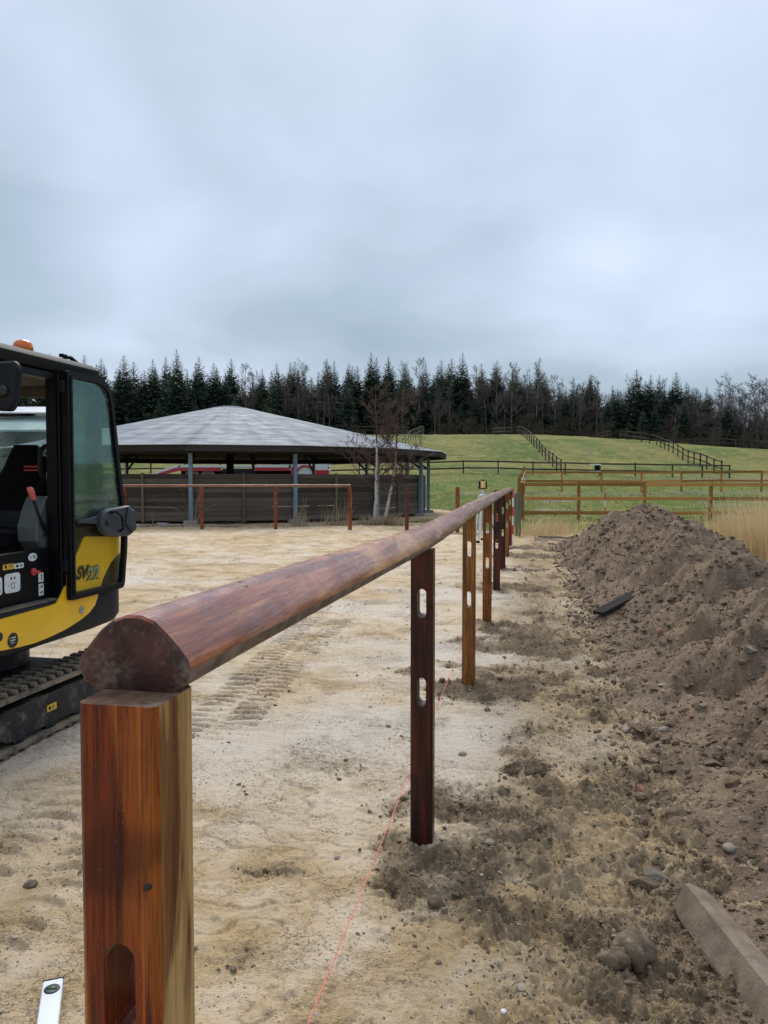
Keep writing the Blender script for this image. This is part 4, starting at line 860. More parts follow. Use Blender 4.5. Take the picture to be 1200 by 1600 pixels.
# boarding: individual horizontal boards between the columns
NBD = 10; bh = 0.152
bw = 2 * 8.72 * sin(pi / NB) - 0.10
bmesh_v = []
for q in range(4):
    b = MB(); b.box((0, 0, 0), (bw, 0.034, bh), 0.006, jit=0.003); bmesh_v.append(b.mesh('board', MAT['board']))
rb = random.Random(3)
for k in range(NB):
    am = PH0 + (k + 0.5) * 2 * pi / NB
    c0 = wp(8.66 * cos(pi / NB), am, 0); z0 = max(0.10, wgz(c0) + 0.07)
    for j in range(NBD):
        z = z0 + bh / 2 + j * (1.575 - 0.0) / NBD
        link('board', bmesh_v[(j * 3 + k) % 4], wk, wp(8.66 * cos(pi / NB) + rb.uniform(-.005, .005), am, z + rb.uniform(-.0015, .0015)), (rb.uniform(-.02, .02), 0, am))
    b = MB(); b.box((0, 0, 0), (0.085, 0.06, 1.66), 0.006); b.build('lath', MAT['lath'], wk, loc=wp(8.66 * cos(pi / NB) + 0.052, am, z0 + 0.78), rot=(0, 0, am))

# rubble along the foot of the walker
for (x, y, L, h, dpt, rz, m, nm, l) in ((-8.0, 24.0, 1.15, 0.12, 0.16, 0.12, 'concrete', 'kerbstone', 'broken pale kerbstone lying in front of the walker boarding'),
                                       (-6.95, 24.05, 0.35, 0.16, 0.2, -0.3, 'concrete', 'concrete_block', 'small concrete block beside the first blue walker column')):
    b = MB(); b.box((0, 0, 0), (L, dpt, h), 0.02, jit=0.008); tag(b.build(nm, MAT[m], None, loc=(x, y, gz_at(x, y) + h * 0.4), rot=(0, 0.03, rz)), l, 'stone')
b = MB(); b.tube([(0, 0, -0.05), (0.02, 0, 0.25), (0.0, 0.01, 0.50)], [0.022, 0.02, 0.016], 6); tag(b.build('stake', MAT['lath'], None, loc=(-7.25, 24.0, gz_at(-7.25, 24.0))), 'short broken stake standing in front of the walker boarding', 'stake')

# ------------------------------------------------------------------ recovery truck behind the walker
TX, TY = -15.6, 52.0; tz0 = tz_at(-10, TY)
tk = empty('recovery_truck', (TX, TY, tz0), 0, 'red and white flatbed recovery truck seen through the walker', 'truck')
def tprism(name, poly, y0, y1, mat, smooth=False, bev=0.02, parent=None):
    b = MB(); b.prism(poly, lambda u, v, w_: (u, w_, v), y0, y1, bev); return b.build(name, MAT[mat], parent or tk)
tprism('ramp', [(0.0, 0.62), (1.75, 1.22), (2.15, 1.22), (2.15, 1.08), (1.85, 1.06), (0.05, 0.46)], -1.2, 1.2, 'truckwhite')
tprism('ramp_side', [(0.7, 0.70), (1.9, 1.06), (4.8, 1.06), (4.8, 0.84), (2.0, 0.84), (0.7, 0.50)], -1.24, -1.205, 'truckred', bev=0.006)
tprism('deck', [(2.0, 1.08), (9.3, 1.08), (9.3, 1.24), (2.0, 1.24)], -1.2, 1.2, 'truckwhite')
tprism('deck_side', [(6.95, 0.86), (9.35, 0.86), (9.35, 1.07), (6.95, 1.07)], -1.24, -1.205, 'truckred', bev=0.006)
tprism('chassis', [(2.0, 0.62), (10.6, 0.62), (10.6, 0.86), (2.0, 0.86)], -0.5, 0.5, 'black')
tprism('toolbox', [(4.95, 0.5), (6.85, 0.5), (6.85, 1.0), (4.95, 1.0)], -1.18, -0.55, 'plastic')
cabp = tprism('cab', [(9.45, 0.55), (11.85, 0.55), (11.95, 0.95), (11.9, 1.6), (11.6, 2.7), (9.5, 2.75)], -1.2, 1.2, 'truckwhite', bev=0.05)
tprism('bumper', [(10.9, 0.50), (11.98, 0.50), (11.98, 0.90), (10.9, 0.90)], -1.24, -1.21, 'truckred', bev=0.006)
tprism('side_panel', [(9.45, 0.62), (9.85, 0.62), (9.85, 1.1), (9.45, 1.1)], -1.24, -1.21, 'truckred', bev=0.006)
tprism('side_window', [(10.35, 1.55), (11.55, 1.55), (11.4, 2.35), (10.35, 2.4)], -1.225, -1.205, 'plastic', parent=cabp, bev=0.005)
arc = [(10.38 + 0.62 * cos(t), 0.62 + 0.62 * sin(t)) for t in np.linspace(0, pi, 15)] + [(10.38 + 0.50 * cos(t), 0.62 + 0.50 * sin(t)) for t in np.linspace(pi, 0, 15)]
tprism('mudguard', arc, -1.29, -0.9, 'truckred', bev=0.0)
for wx in (2.9, 3.95, 10.38):
    b = MB(); b.lathe([(0.30, -0.14), (0.46, -0.14), (0.49, -0.09), (0.49, 0.09), (0.46, 0.14), (0.30, 0.14)], n=24, fn=lambda x, y, h: (x, h, y)); wl = b.build('wheel', MAT['rubber'], tk, True, loc=(wx, -1.02, 0.49), auto=40)
    b = MB(); b.lathe([(0.05, -0.13), (0.12, -0.125), (0.24, -0.09), (0.30, -0.145), (0.30, 0.1)], n=20, fn=lambda x, y, h: (x, h, y)); b.build('rim', MAT['alu'], wl, True, auto=40)
    b = MB(); b.lathe([(0.30, -0.14), (0.46, -0.14), (0.49, -0.09), (0.49, 0.09), (0.46, 0.14), (0.30, 0.14)], n=24, fn=lambda x, y, h: (x, h, y)); b.build('wheel', MAT['rubber'], tk, True, loc=(wx, 1.02, 0.49), auto=40)
for j in range(6):
    b = MB(); b.box((0, 0, 0), (0.10, 0.03, 0.10), 0.003, ry=0.5); b.build('warning_stripe', MAT['ink' if j % 2 else 'white'], tk, loc=(11.94, -1.225, 0.95 + 0.115 * j))
b = MB(); b.box((0, 0, 0), (0.5, 0.4, 0.24), 0.05); b.build('winch', MAT['alu'], tk, loc=(8.9, -0.7, 1.37))
b = MB(); b.box((0, 0, 0), (0.12, 2.1, 0.9), 0.02); b.build('headboard', MAT['truckwhite'], tk, loc=(9.32, 0, 1.7))

# ------------------------------------------------------------------ barn left of the walker
bx0, by0 = -31.5, 60.0; bz = tz_at(-29, 60)
bn = empty('barn', (bx0, by0, bz), 0, 'grey-roofed barn glimpsed through the excavator cab window', 'barn')
def bprism(name, poly, y0, y1, mat): b = MB(); b.prism(poly, lambda u, v, w_: (u, w_, v), y0, y1); return b.build(name, MAT[mat], bn)
b = MB(); b.box((0.0, 6, 1.9), (10.2, 11.6, 3.8), 0.0); b.build('wall', MAT['barnwall'], bn)
b = MB(); b.prism([(0.0, 3.75), (6.0, 5.35), (12.0, 3.75), (12.0, 3.60), (6.0, 5.20), (0.0, 3.60)], lambda u, v, w_: (w_, u, v), -5.4, 5.4); b.build('roof', MAT['barnroof'], bn)
b = MB(); b.box((-1.0, 5.5, 5.05), (4.6, 2.6, 0.9), 0.0); b.build('clerestory', MAT['plank'], bn)
b = MB(); b.prism([(3.9, 5.45), (5.5, 6.05), (7.1, 5.45), (7.1, 5.35), (5.5, 5.95), (3.9, 5.35)], lambda u, v, w_: (w_, u, v), -3.6, 3.9); b.build('ridge_roof', MAT['barnroof'], bn)
for i in range(4):
    b = MB(); b.box((-3.8 + 2.4 * i, 0.17, 2.0), (1.0, 0.06, 1.2), 0.01); b.build('window', MAT['plastic'], bn)
# ------------------------------------------------------------------ mini excavator
EX = empty('mini_excavator', (-2.52, 4.64, 0.0), R(-12), 'yellow and black mini excavator with its cab door folded open', 'excavator')
EX.location.z = gz_at(-2.0, 4.2) - 0.01
def yz(u, v, w_): return (w_, u, v)                 # polygon in (along, up), extruded sideways
def rrect(x0, x1, y0, y1, r0, r1, n=8):             # plan outline: front corner radius r0, rear r1
    P = []
    for cx_, cy_, r, t0 in ((x1 - r1, y1 - r1, r1, 0), (x0 + r1, y1 - r1, r1, pi / 2), (x0 + r0, y0 + r0, r0, pi), (x1 - r0, y0 + r0, r0, 1.5 * pi)):
        for k in range(n + 1): t = t0 + pi / 2 * k / n; P.append((cx_ + r * cos(t), cy_ + r * sin(t)))
    return P
def plan_stack(layers, n=8):
    """layers: (outline, z); closed solid"""
    b = MB(); k = len(layers[0][0]); vs = []; fs = []
    for P, z in layers: vs += [(x, y, z) for x, y in P]
    for i in range(len(layers) - 1):
        for j in range(k): l = (j + 1) % k; fs.append([i * k + j, i * k + l, (i + 1) * k + l, (i + 1) * k + j])
    fs.append(list(range(k))); fs.append([(len(layers) - 1) * k + j for j in range(k)])
    return b.add(vs, fs)
# tracks
def belt_path(y0, y1, zc, r, n=14):
    P = []
    for k in range(n + 1): t = -pi / 2 + pi * k / n; P.append((y1 + r * cos(t), zc + r * sin(t)))
    for k in range(n + 1): t = pi / 2 + pi * k / n; P.append((y0 + r * cos(t), zc + r * sin(t)))
    return P
def resample(P, step):
    Q = P + [P[0]]; seg = [math.dist(Q[i], Q[i + 1]) for i in range(len(P))]; L = sum(seg); n = int(L / step); out = []
    for k in range(n):
        d = L * k / n; i = 0
        while d > seg[i]: d -= seg[i]; i += 1
        f = d / seg[i]; p = (Q[i][0] + (Q[i + 1][0] - Q[i][0]) * f, Q[i][1] + (Q[i + 1][1] - Q[i][1]) * f)
        out.append((p, math.atan2(Q[i + 1][1] - Q[i][1], Q[i + 1][0] - Q[i][0])))
    return out
for sgn in (1, -1):
    x0, x1 = (0.41, 0.66) if sgn > 0 else (-0.66, -0.41)
    zc, r = 0.178, 0.150; PO = belt_path(-0.72, 0.72, zc, r); PI_ = belt_path(-0.72, 0.72, zc, r - 0.028)
    b = MB(); n = len(PO); vs = [(x0, y, z) for y, z in PO] + [(x1, y, z) for y, z in PO] + [(x0, y, z) for y, z in PI_] + [(x1, y, z) for y, z in PI_]; fs = []
    for i in range(n):
        j = (i + 1) % n; fs += [[i, j, n + j, n + i], [2 * n + i, 3 * n + i, 3 * n + j, 2 * n + j], [i, 2 * n + i, 2 * n + j, j], [n + i, n + j, 3 * n + j, 3 * n + i]]
    b.add(vs, fs); tr = b.build('track', MAT['rubber'], EX)
    b = MB(); LUG = []
    for q in range(4):
        m_ = MB(); m_.box((0, 0, 0), (0.118, 0.046, 0.034), 0.008, jit=0.004); LUG.append(m_.mesh('lug', MAT['rubber']))
    for q, ((y, z), a) in enumerate(resample(PO, 0.078)):
        for h in (0, 1):
            xc = x0 + 0.068 + h * 0.115; aa = a; yy = y + cos(a) * (0.039 * h); zz = z + sin(a) * (0.039 * h)
            if sgn > 0: link('lug', LUG[(q * 2 + h) % 4], tr, (xc, yy + sin(a) * 0.012, zz - cos(a) * 0.012), (aa, 0, 0))
            else: b.box((xc, yy + sin(a) * 0.012, zz - cos(a) * 0.012), (0.118, 0.046, 0.034), 0.008, rx=aa)
    if sgn < 0: tag(b.build('lug_rows', MAT['rubber'], tr), kind='stuff')
    xm = x1 if sgn > 0 else x0
    b = MB(); b.prism([(-0.60, 0.125), (-0.50, 0.080), (0.50, 0.080), (0.60, 0.125), (0.60, 0.215), (0.52, 0.262), (-0.52, 0.262), (-0.60, 0.215)], yz, (x0 + 0.05), (x1 - 0.012 if sgn > 0 else x1 - 0.05), 0.012)
    tf = b.build('track_frame', MAT['trackframe'], EX)
    for yy in (-0.40, -0.13, 0.13, 0.40):
        b = MB(); b.lathe([(0.012, 0), (0.03, 0.0), (0.055, -0.012), (0.058, -0.16), (0.03, -0.17)], n=14, fn=lambda x, y, h: (x1 - 0.008 + h, x + yy, y + 0.092)); b.build('roller', MAT['trackframe'], EX, True, auto=40)
    for yy, nm in ((-0.72, 'idler'), (0.72, 'sprocket')):
        b = MB(); b.lathe([(0.02, 0), (0.05, 0.0), (0.06, -0.02), (0.105, -0.02), (0.118, -0.03), (0.118, -0.19), (0.05, -0.2)], n=20, fn=lambda x, y, h: (x1 - 0.02 + h, x + yy, y + zc)); b.build(nm, MAT['trackframe'], EX, True, auto=40)
    if sgn > 0:
        b = MB(); b.box((x1 - 0.008, -0.14, 0.175), (0.004, 0.085, 0.038), 0.0, rx=0.0); lb = b.build('sticker', MAT['ylabel'], tf)
        for (dy, dz, w_, h_) in ((-0.02, 0, 0.022, 0.02), (0.012, 0.006, 0.026, 0.005), (0.012, -0.006, 0.026, 0.005)):
            b = MB(); b.box((x1 - 0.0055, -0.14 + dy, 0.175 + dz), (0.001, w_, h_)); b.build('print', MAT['ink'], lb)
b = MB(); b.box((0, 0, 0.26), (0.92, 0.62, 0.18), 0.03); b.build('undercarriage', MAT['trackframe'], EX)
b = MB(); b.lathe([(0.30, 0.34), (0.33, 0.36), (0.33, 0.50), (0.28, 0.54)], n=24); b.build('slew_ring', MAT['trackframe'], EX, True, auto=40)
# platform and counterweight
L0 = lambda d: rrect(-0.67 + d, 0.672 - d, -0.80 + d, 0.78 - d, 0.12, 0.32)
body = plan_stack([(L0(0.10), 0.525), (L0(0.02), 0.56), (L0(0.0), 0.60), (L0(0.0), 0.765), (L0(0.012), 0.785)]).build('platform', MAT['plastic'], EX, True, auto=35)
L1 = lambda d: rrect(-0.66 + d, 0.662 - d, 0.02, 0.80 - d, 0.02, 0.30)
cover = plan_stack([(L1(0.0), 0.787), (L1(0.0), 1.10), (L1(0.02), 1.22), (L1(0.08), 1.28), (L1(0.14), 1.295)]).build('engine_cover', MAT['plastic'], EX, True, auto=35)
def side_x(y, x1=0.672, y1=0.78, r=0.31):
    yc = y1 - r
    return x1 if y < yc else x1 - r + sqrt(max(0, r * r - (y - yc) ** 2))
def skin(name, lo, hi, off, mat, x1, y1, thick=0.006, n=40, parent=EX):
    """panel that follows the body side between curves lo and hi ((y,z) lists)"""
    ly, lz = zip(*lo); hy_, hz_ = zip(*hi); y0, y1_ = max(ly[0], hy_[0]), min(ly[-1], hy_[-1]); b = MB(); vs = []; fs = []
    Y = np.linspace(y0, y1_, n)
    for y in Y:
        zl, zh = np.interp(y, ly, lz), np.interp(y, hy_, hz_); zh = max(zh, zl + 1e-4); xs = side_x(y, x1, y1)
        ny = 0.0 if y < y1 - 0.31 else (y - (y1 - 0.31)) / 0.31
        nx = sqrt(max(0, 1 - ny * ny))
        for q in (0, 0.5, 1): vs.append((xs + nx * (off + thick * (1 if q == 0.5 else 0.75)), y + ny * (off + thick), zl + (zh - zl) * q))
        for q in (0, 1): vs.append((xs + nx * (off - 0.004), y + ny * (off - 0.004), zl + (zh - zl) * q))
    for i in range(n - 1):
        a, c = i * 5, (i + 1) * 5
        fs += [[a, a + 1, c + 1, c], [a + 1, a + 2, c + 2, c + 1], [a + 3, a, c, c + 3], [a + 2, a + 4, c + 4, c + 2], [a + 4, a + 3, c + 3, c + 4]]
    fs += [[0, 3, 4, 2, 1], [(n - 1) * 5 + q for q in (0, 1, 2, 4, 3)]]
    b.add(vs, fs); return b.build(name, MAT[mat], parent, True, auto=50)
skirt = skin('side_skirt', [(-0.66, 0.64), (-0.63, 0.61), (-0.58, 0.600), (-0.45, 0.590), (-0.32, 0.585), (-0.18, 0.593), (-0.04, 0.608), (0.11, 0.638), (0.20, 0.667), (0.26, 0.705), (0.295, 0.76), (0.30, 0.782)],
             [(-0.66, 0.745), (-0.63, 0.762), (-0.2, 0.768), (-0.12, 0.772), (-0.085, 0.80), (-0.03, 0.862), (0.30, 0.862)], 0.003, 'yellow', 0.672, 0.78, 0.012, 70)
skirt['label'] = 'yellow side skirt with round black sticker'
skin('side_panel', [(0.0, 0.80), (0.34, 0.80), (0.37, 0.85), (0.42, 0.905), (0.47, 0.95), (0.54, 0.985), (0.60, 1.0)], [(0.0, 0.94), (0.06, 0.99), (0.12, 1.06), (0.165, 1.12), (0.19, 1.135), (0.45, 1.115), (0.60, 1.10)], 0.002, 'yellow', 0.662, 0.80, 0.008, 60)
# bolt, sticker on the skirt
b = MB(); b.lathe([(0.022, 0.0), (0.024, 0.004), (0.018, 0.006), (0.012, -0.001)], n=16, fn=lambda x, y, h: (0.686 + h, 0.11 + x, 0.697 + y)); b.build('bolt', MAT['chrome'], skirt, True)
b = MB(); b.lathe([(0.020, 0.0), (0.024, 0.003), (0.015, 0.004)], n=16, fn=lambda x, y, h: (0.686 + h, -0.60 + x, 0.675 + y)); b.build('bolt', MAT['ink'], skirt, True)
b = MB(); b.lathe([(0.040, 0.0), (0.040, 0.0015)], n=24, fn=lambda x, y, h: (0.6872 + h, -0.50 + x, 0.638 + y)); stk = b.build('round_sticker', MAT['ink'], skirt)
for j, (zz, segs) in enumerate(((0.652, ((-0.028, 0.010), (-0.012, 0.038))), (0.638, ((-0.022, 0.046),)), (0.625, ((-0.016, 0.030),)))):
    for (d0, wd) in segs:
        for q in range(max(1, int(wd / 0.006))):
            b = MB(); b.box((0.6889, -0.50 + d0 + q * 0.006, zz), (0.0006, 0.0042, 0.0065 if j < 2 else 0.003)); b.build('print', MAT['label'], stk)
# model lettering on the yellow cover
def text_mesh(body, size, mat, parent, loc, shear=0.25, extr=0.0006, offs=0.0, bold=0.0, name='lettering'):
    cu = bpy.data.curves.new('t', 'FONT'); cu.body = body; cu.size = size; cu.shear = shear; cu.extrude = extr; cu.offset = offs; cu.space_character = 0.92
    to = bpy.data.objects.new('t', cu); COL.objects.link(to); bpy.context.view_layer.update()
    me = bpy.data.meshes.new_from_object(to.evaluated_get(bpy.context.evaluated_depsgraph_get())); bpy.data.objects.remove(to); bpy.data.curves.remove(cu)
    me.materials.clear(); me.materials.append(MAT[mat])
    return link(name, me, parent, loc, (R(90), 0, R(90)))
text_mesh('SV', 0.104, 'ink', cover, (0.6745, 0.080, 0.885), 0.3, offs=0.006)
text_mesh('SV', 0.098, 'plastic', cover, (0.6755, 0.085, 0.880), 0.3, offs=-0.001)
text_mesh('22', 0.140, 'ink', cover, (0.6765, 0.170, 0.845), 0.3, offs=0.009)
text_mesh('22', 0.140, 'greyprint', cover, (0.6785, 0.170, 0.845), 0.3, offs=0.003)
# cab
CB0, CB1, CF, CR_, CT = -0.34, 0.655, -0.86, 0.40, 2.115
def pillar(name, poly, x0, x1, mat='black', parent=EX, bev=0.008): b = MB(); b.prism(poly, yz, x0, x1, bev); return b.build(name, MAT[mat], parent)
cabf = pillar('cab_frame', [(-0.060, 0.79), (-0.060, CT), (0.05, CT), (0.05, 0.79)], 0.59, 0.655)         # door pillar
b = MB(); b.box((0.659, 0.0, 1.45), (0.010, 0.020, 1.28), 0.003); b.box((0.659, -0.04, 1.45), (0.008, 0.010, 1.30), 0.002); b.build('door_seal', MAT['plastic'], cabf)
for zz in (2.02, 0.98):
    b = MB(); b.box((0.680, -0.02, zz), (0.04, 0.05, 0.075), 0.008); b.tube([(0.69, -0.022, zz - 0.05), (0.69, -0.022, zz + 0.05)], 0.011, 8); b.build('hinge', MAT['plastic'], EX)
for x0, x1 in ((CB0, CB0 + 0.06), (CB1 - 0.06, CB1)):
    pillar('front_pillar', [(-0.90, 0.79), (-0.84, 1.2), (-0.78, CT), (-0.72, CT), (-0.78, 1.2), (-0.83, 0.79)], x0, x1)
    pillar('rear_pillar', [(0.31, 1.22), (0.31, CT), (0.40, CT - 0.03), (0.42, 1.22)], x0, x1)
pillar('side_pillar', [(-0.15, 1.1), (-0.15, CT), (-0.06, CT), (-0.06, 1.1)], CB0, CB0 + 0.05)
b = MB(); b.box((CB0 + 0.02, -0.22, 0.99), (0.04, 1.22, 0.42), 0.01); b.build('side_wall', MAT['black'], EX)
b = MB(); b.box((0.16, 0.37, 1.18), (0.98, 0.05, 0.24), 0.01); b.build('rear_wall', MAT['black'], EX)
b = MB(); b.box((0.16, -0.24, 0.765), (0.98, 1.24, 0.06), 0.01); b.build('cab_floor', MAT['mudsteel'], EX)
rp_ = lambda d: rrect(CB0 - 0.02 + d, CB1 + 0.02 - d, -0.88 + d, 0.44 - d, 0.12, 0.12)
roof = plan_stack([(rp_(0.01), CT - 0.01), (rp_(0.0), CT + 0.01), (rp_(0.0), CT + 0.045), (rp_(0.025), CT + 0.075), (rp_(0.08), CT + 0.09)]).build('cab_roof', MAT['roofcab'], EX, True, auto=35)
b = MB(); b.box((0.158, -0.22, CT - 0.028), (0.90, 1.10, 0.03), 0.008); b.build('roof_lining', MAT['lining'], roof)
b = MB(); b.box((0.10, 0.352, CT - 0.075), (0.78, 0.03, 0.07), 0.008); b.build('rear_lining', MAT['lining'], roof)
b = MB(); b.prism([(-0.80, CT - 0.02), (-0.80, CT - 0.06), (-0.060, CT - 0.06), (-0.060, CT - 0.02)], yz, 0.60, 0.655, 0.006); b.build('door_header', MAT['black'], roof)
b = MB(); b.tube([(0.60, 0.10, CT + 0.07), (0.60, 0.12, CT + 0.10), (0.60, 0.17, CT + 0.105), (0.60, 0.24, CT + 0.08)], 0.012, 8); b.box((0.60, 0.10, CT + 0.105), (0.03, 0.05, 0.02), 0.004); b.build('roof_clip', MAT['black'], roof, True, auto=40)
b = MB(); b.lathe([(0.058, 0.0), (0.058, 0.02), (0.050, 0.022)], (0.57, -0.22, CT + 0.052), 18); bb = b.build('beacon_base', MAT['black'], EX, True, auto=40)
b = MB(); b.lathe([(0.052, 0.022), (0.054, 0.05), (0.048, 0.072), (0.034, 0.086), (0.012, 0.092)], (0.57, -0.22, CT + 0.052), 20); b.build('beacon_lens', MAT['beacon'], bb, True)
# glazing of the cab
b = MB(); b.box((CB0 + 0.025, -0.40, 1.66), (0.006, 0.64, 0.90)); b.build('side_glass', MAT['glass_cab'], EX)
b = MB(); b.box((CB0 + 0.025, 0.125, 1.66), (0.006, 0.36, 0.90)); b.build('side_glass', MAT['glass_cab'], EX)
b = MB(); b.box((0.16, 0.362, 1.58), (0.86, 0.006, 0.62)); b.build('rear_glass', MAT['glass_cab'], EX)
b = MB(); b.prism([(0.0, 1.24), (0.0, CT - 0.03), (0.31, CT - 0.03), (0.33, 1.24)], yz, 0.625, 0.631); b.build('quarter_glass', MAT['glass_cab'], EX)
# seat
b = MB(); b.prism([(-0.36, 1.10), (-0.34, 1.20), (-0.10, 1.19), (0.06, 1.20), (0.10, 1.10)], yz, 0.00, 0.42, 0.03); seat = b.build('seat', MAT['fabric'], EX, True, auto=50)
def back_poly(z0, z1, w0, w1): return w0
b = MB(); NL = 14; vs = []; fs = []
for i in range(NL):
    t = i / (NL - 1); z = 1.14 + 0.56 * t; hwid = float(np.interp(t, [0, 0.25, 0.55, 0.72, 0.88, 1.0], [0.235, 0.245, 0.215, 0.125, 0.105, 0.075])); yb = 0.12 + 0.15 * t; th = float(np.interp(t, [0, 0.5, 1], [0.075, 0.06, 0.045]))
    for k in range(16):
        a = 2 * pi * k / 16; vs.append((0.21 + hwid * (abs(cos(a)) ** 0.7) * (1 if cos(a) > 0 else -1), yb + th * (abs(sin(a)) ** 0.8) * (1 if sin(a) > 0 else -1), z))
for i in range(NL - 1):
    for k in range(16): l = (k + 1) % 16; fs.append([i * 16 + k, i * 16 + l, (i + 1) * 16 + l, (i + 1) * 16 + k])
fs.append(list(range(16))); fs.append([(NL - 1) * 16 + k for k in range(16)]); b.add(vs, fs); bk = b.build('backrest', MAT['fabric'], seat, True, auto=60)
for dz in (0.0, 0.022):
    b = MB(); b.box((0.325, 0.165, 1.54 + dz), (0.10, 0.012, 0.010), 0.003, rz=0.2); b.build('red_stripe', MAT['redpaint'], bk)
b = MB(); b.tube([(0.03, -0.06, 1.22), (0.02, -0.02, 1.30), (0.05, 0.03, 1.40)], [0.02, 0.016, 0.012], 6); b.build('seat_belt', MAT['label'], seat, True)
# left console with lever and guard
b = MB(); b.prism([(-0.135, 1.13), (-0.14, 1.21), (-0.09, 1.32), (-0.045, 1.385), (0.06, 1.385), (0.06, 1.09), (-0.05, 1.04)], yz, 0.44, 0.575, 0.012); con = b.build('console', MAT['console'], EX)
b = MB(); b.tube([(0.583, -0.075, 1.19), (0.59, -0.14, 1.28), (0.595, -0.19, 1.37)], [0.010, 0.0085, 0.0085], 8); b.build('lever', MAT['plastic'], con, True)
b = MB(); b.lathe([(0.010, 0), (0.016, 0.01), (0.019, 0.05), (0.017, 0.072), (0.008, 0.076)], n=12, fn=lambda x, y, h: (0.595 + x, -0.188 - 0.40 * h + y, 1.365 + h)); b.build('lever_knob', MAT['knob'], con, True)
b = MB(); b.box((0.578, -0.07, 1.19), (0.006, 0.035, 0.07), 0.003); b.build('lever_slot', MAT['ink'], con)
b = MB(); P = [(0.06, 1.46), (0.015, 1.48), (-0.02, 1.52), (-0.025, 1.59), (-0.015, 1.65), (0.02, 1.68), (0.07, 1.69)]; b.tube([(0.52, y, z) for y, z in P], 0.013, 8); b.build('guard_loop', MAT['plastic'], con, True)
b = MB(); b.lathe([(0.05, 0.0), (0.045, 0.015), (0.05, 0.02), (0.04, 0.035), (0.045, 0.04), (0.032, 0.06), (0.036, 0.065), (0.02, 0.09), (0.018, 0.14), (0.028, 0.16), (0.03, 0.21), (0.02, 0.235)], (0.50, 0.03, 1.385), 14); b.build('joystick', MAT['fabric'], con, True, auto=40)
# sill panel with its stickers
sp_ = pillar('sill_panel', [(-0.80, 0.80), (-0.80, 1.085), (-0.060, 1.085), (-0.060, 0.80)], 0.555, 0.605, bev=0.012)
b = MB(); b.prism(rrect(-0.78, -0.22, 0.82, 1.06, 0.04, 0.04), yz, 0.600, 0.6065, 0.002); b.build('hatch', MAT['black'], sp_)
b = MB(); b.box((0.635, -0.46, 0.793), (0.07, 0.56, 0.012), 0.004); b.build('step_plate', MAT['mudsteel'], EX)
def sticker(name, y, z, w_, h_, mat, marks=(), x=0.6085, rnd=0.006, parent=sp_):
    b = MB(); b.prism(rrect(y - w_ / 2, y + w_ / 2, z - h_ / 2, z + h_ / 2, rnd, rnd, 3), yz, x, x + 0.0012); s = b.build(name, MAT[mat], parent)
    for (dy, dz, mw, mh, mm) in marks:
        b = MB(); b.box((x + 0.0016, y + dy, z + dz), (0.0008, mw, mh)); b.build('print', MAT[mm], s)
    return s
sticker('warning_sticker', -0.425, 1.015, 0.085, 0.030, 'ylabel', ((-0.02, 0.002, 0.016, 0.018, 'ink'), (0.02, 0.0, 0.026, 0.004, 'ink'), (0.02, 0.008, 0.026, 0.003, 'ink')))
sticker('notice_sticker', -0.340, 1.012, 0.078, 0.028, 'label', ((-0.015, 0, 0.02, 0.014, 'plastic'), (0.018, 0, 0.02, 0.012, 'tealprint')))
sticker('diagram_sticker', -0.395, 0.925, 0.125, 0.105, 'label', ((-0.01, 0.025, 0.012, 0.012, 'ink'), (0.018, 0.025, 0.009, 0.012, 'ink'), (0.004, 0.0, 0.024, 0.003, 'ink'), (0.014, -0.012, 0.003, 0.025, 'ink'), (-0.008, -0.01, 0.003, 0.022, 'ink'), (0.004, -0.028, 0.03, 0.004, 'ink'), (-0.03, -0.012, 0.012, 0.003, 'ink')), rnd=0.02)
sticker('diagram_sticker', -0.525, 0.92, 0.10, 0.095, 'label', ((0.02, 0.015, 0.03, 0.006, 'ink'), (0.025, -0.025, 0.018, 0.016, 'plastic')), rnd=0.015)
sticker('arrow_sticker', -0.155, 0.925, 0.044, 0.052, 'label', ((0.004, -0.002, 0.005, 0.026, 'ink'), (0.004, 0.014, 0.013, 0.006, 'ink'), (0.004, -0.03, 0.03, 0.007, 'ink')), rnd=0.003, x=0.6075)
sticker('pictogram_sticker', -0.155, 0.855, 0.044, 0.068, 'label', ((0.006, 0.018, 0.012, 0.016, 'ink'), (-0.01, 0.016, 0.006, 0.01, 'plastic'), (0.006, -0.014, 0.009, 0.016, 'ink'), (-0.01, -0.016, 0.006, 0.012, 'plastic')), rnd=0.003, x=0.6075)
b = MB(); b.lathe([(0.022, 0.0), (0.022, 0.0012)], n=22, fn=lambda x, y, h: (0.6085 + h, -0.225 + x * 1.7, 1.048 + y * 1.05)); os_ = b.build('oval_sticker', MAT['label'], sp_)
for (dy, c_) in ((-0.016, 'greyprint'), (0.006, 'tealprint'), (0.02, 'tealprint')):
    b = MB(); b.box((0.6101, -0.225 + dy, 1.048), (0.0006, 0.010, 0.018)); b.build('print', MAT[c_], os_)
b = MB(); b.lathe([(0.02, 0), (0.022, 0.012), (0.014, 0.02)], n=12, fn=lambda x, y, h: (0.606 + h, -0.225 + x, 0.965 + y)); b.box((0.632, -0.225, 0.967), (0.012, 0.075, 0.014), 0.004, rx=-0.2); b.build('isolator_key', MAT['red'], sp_)
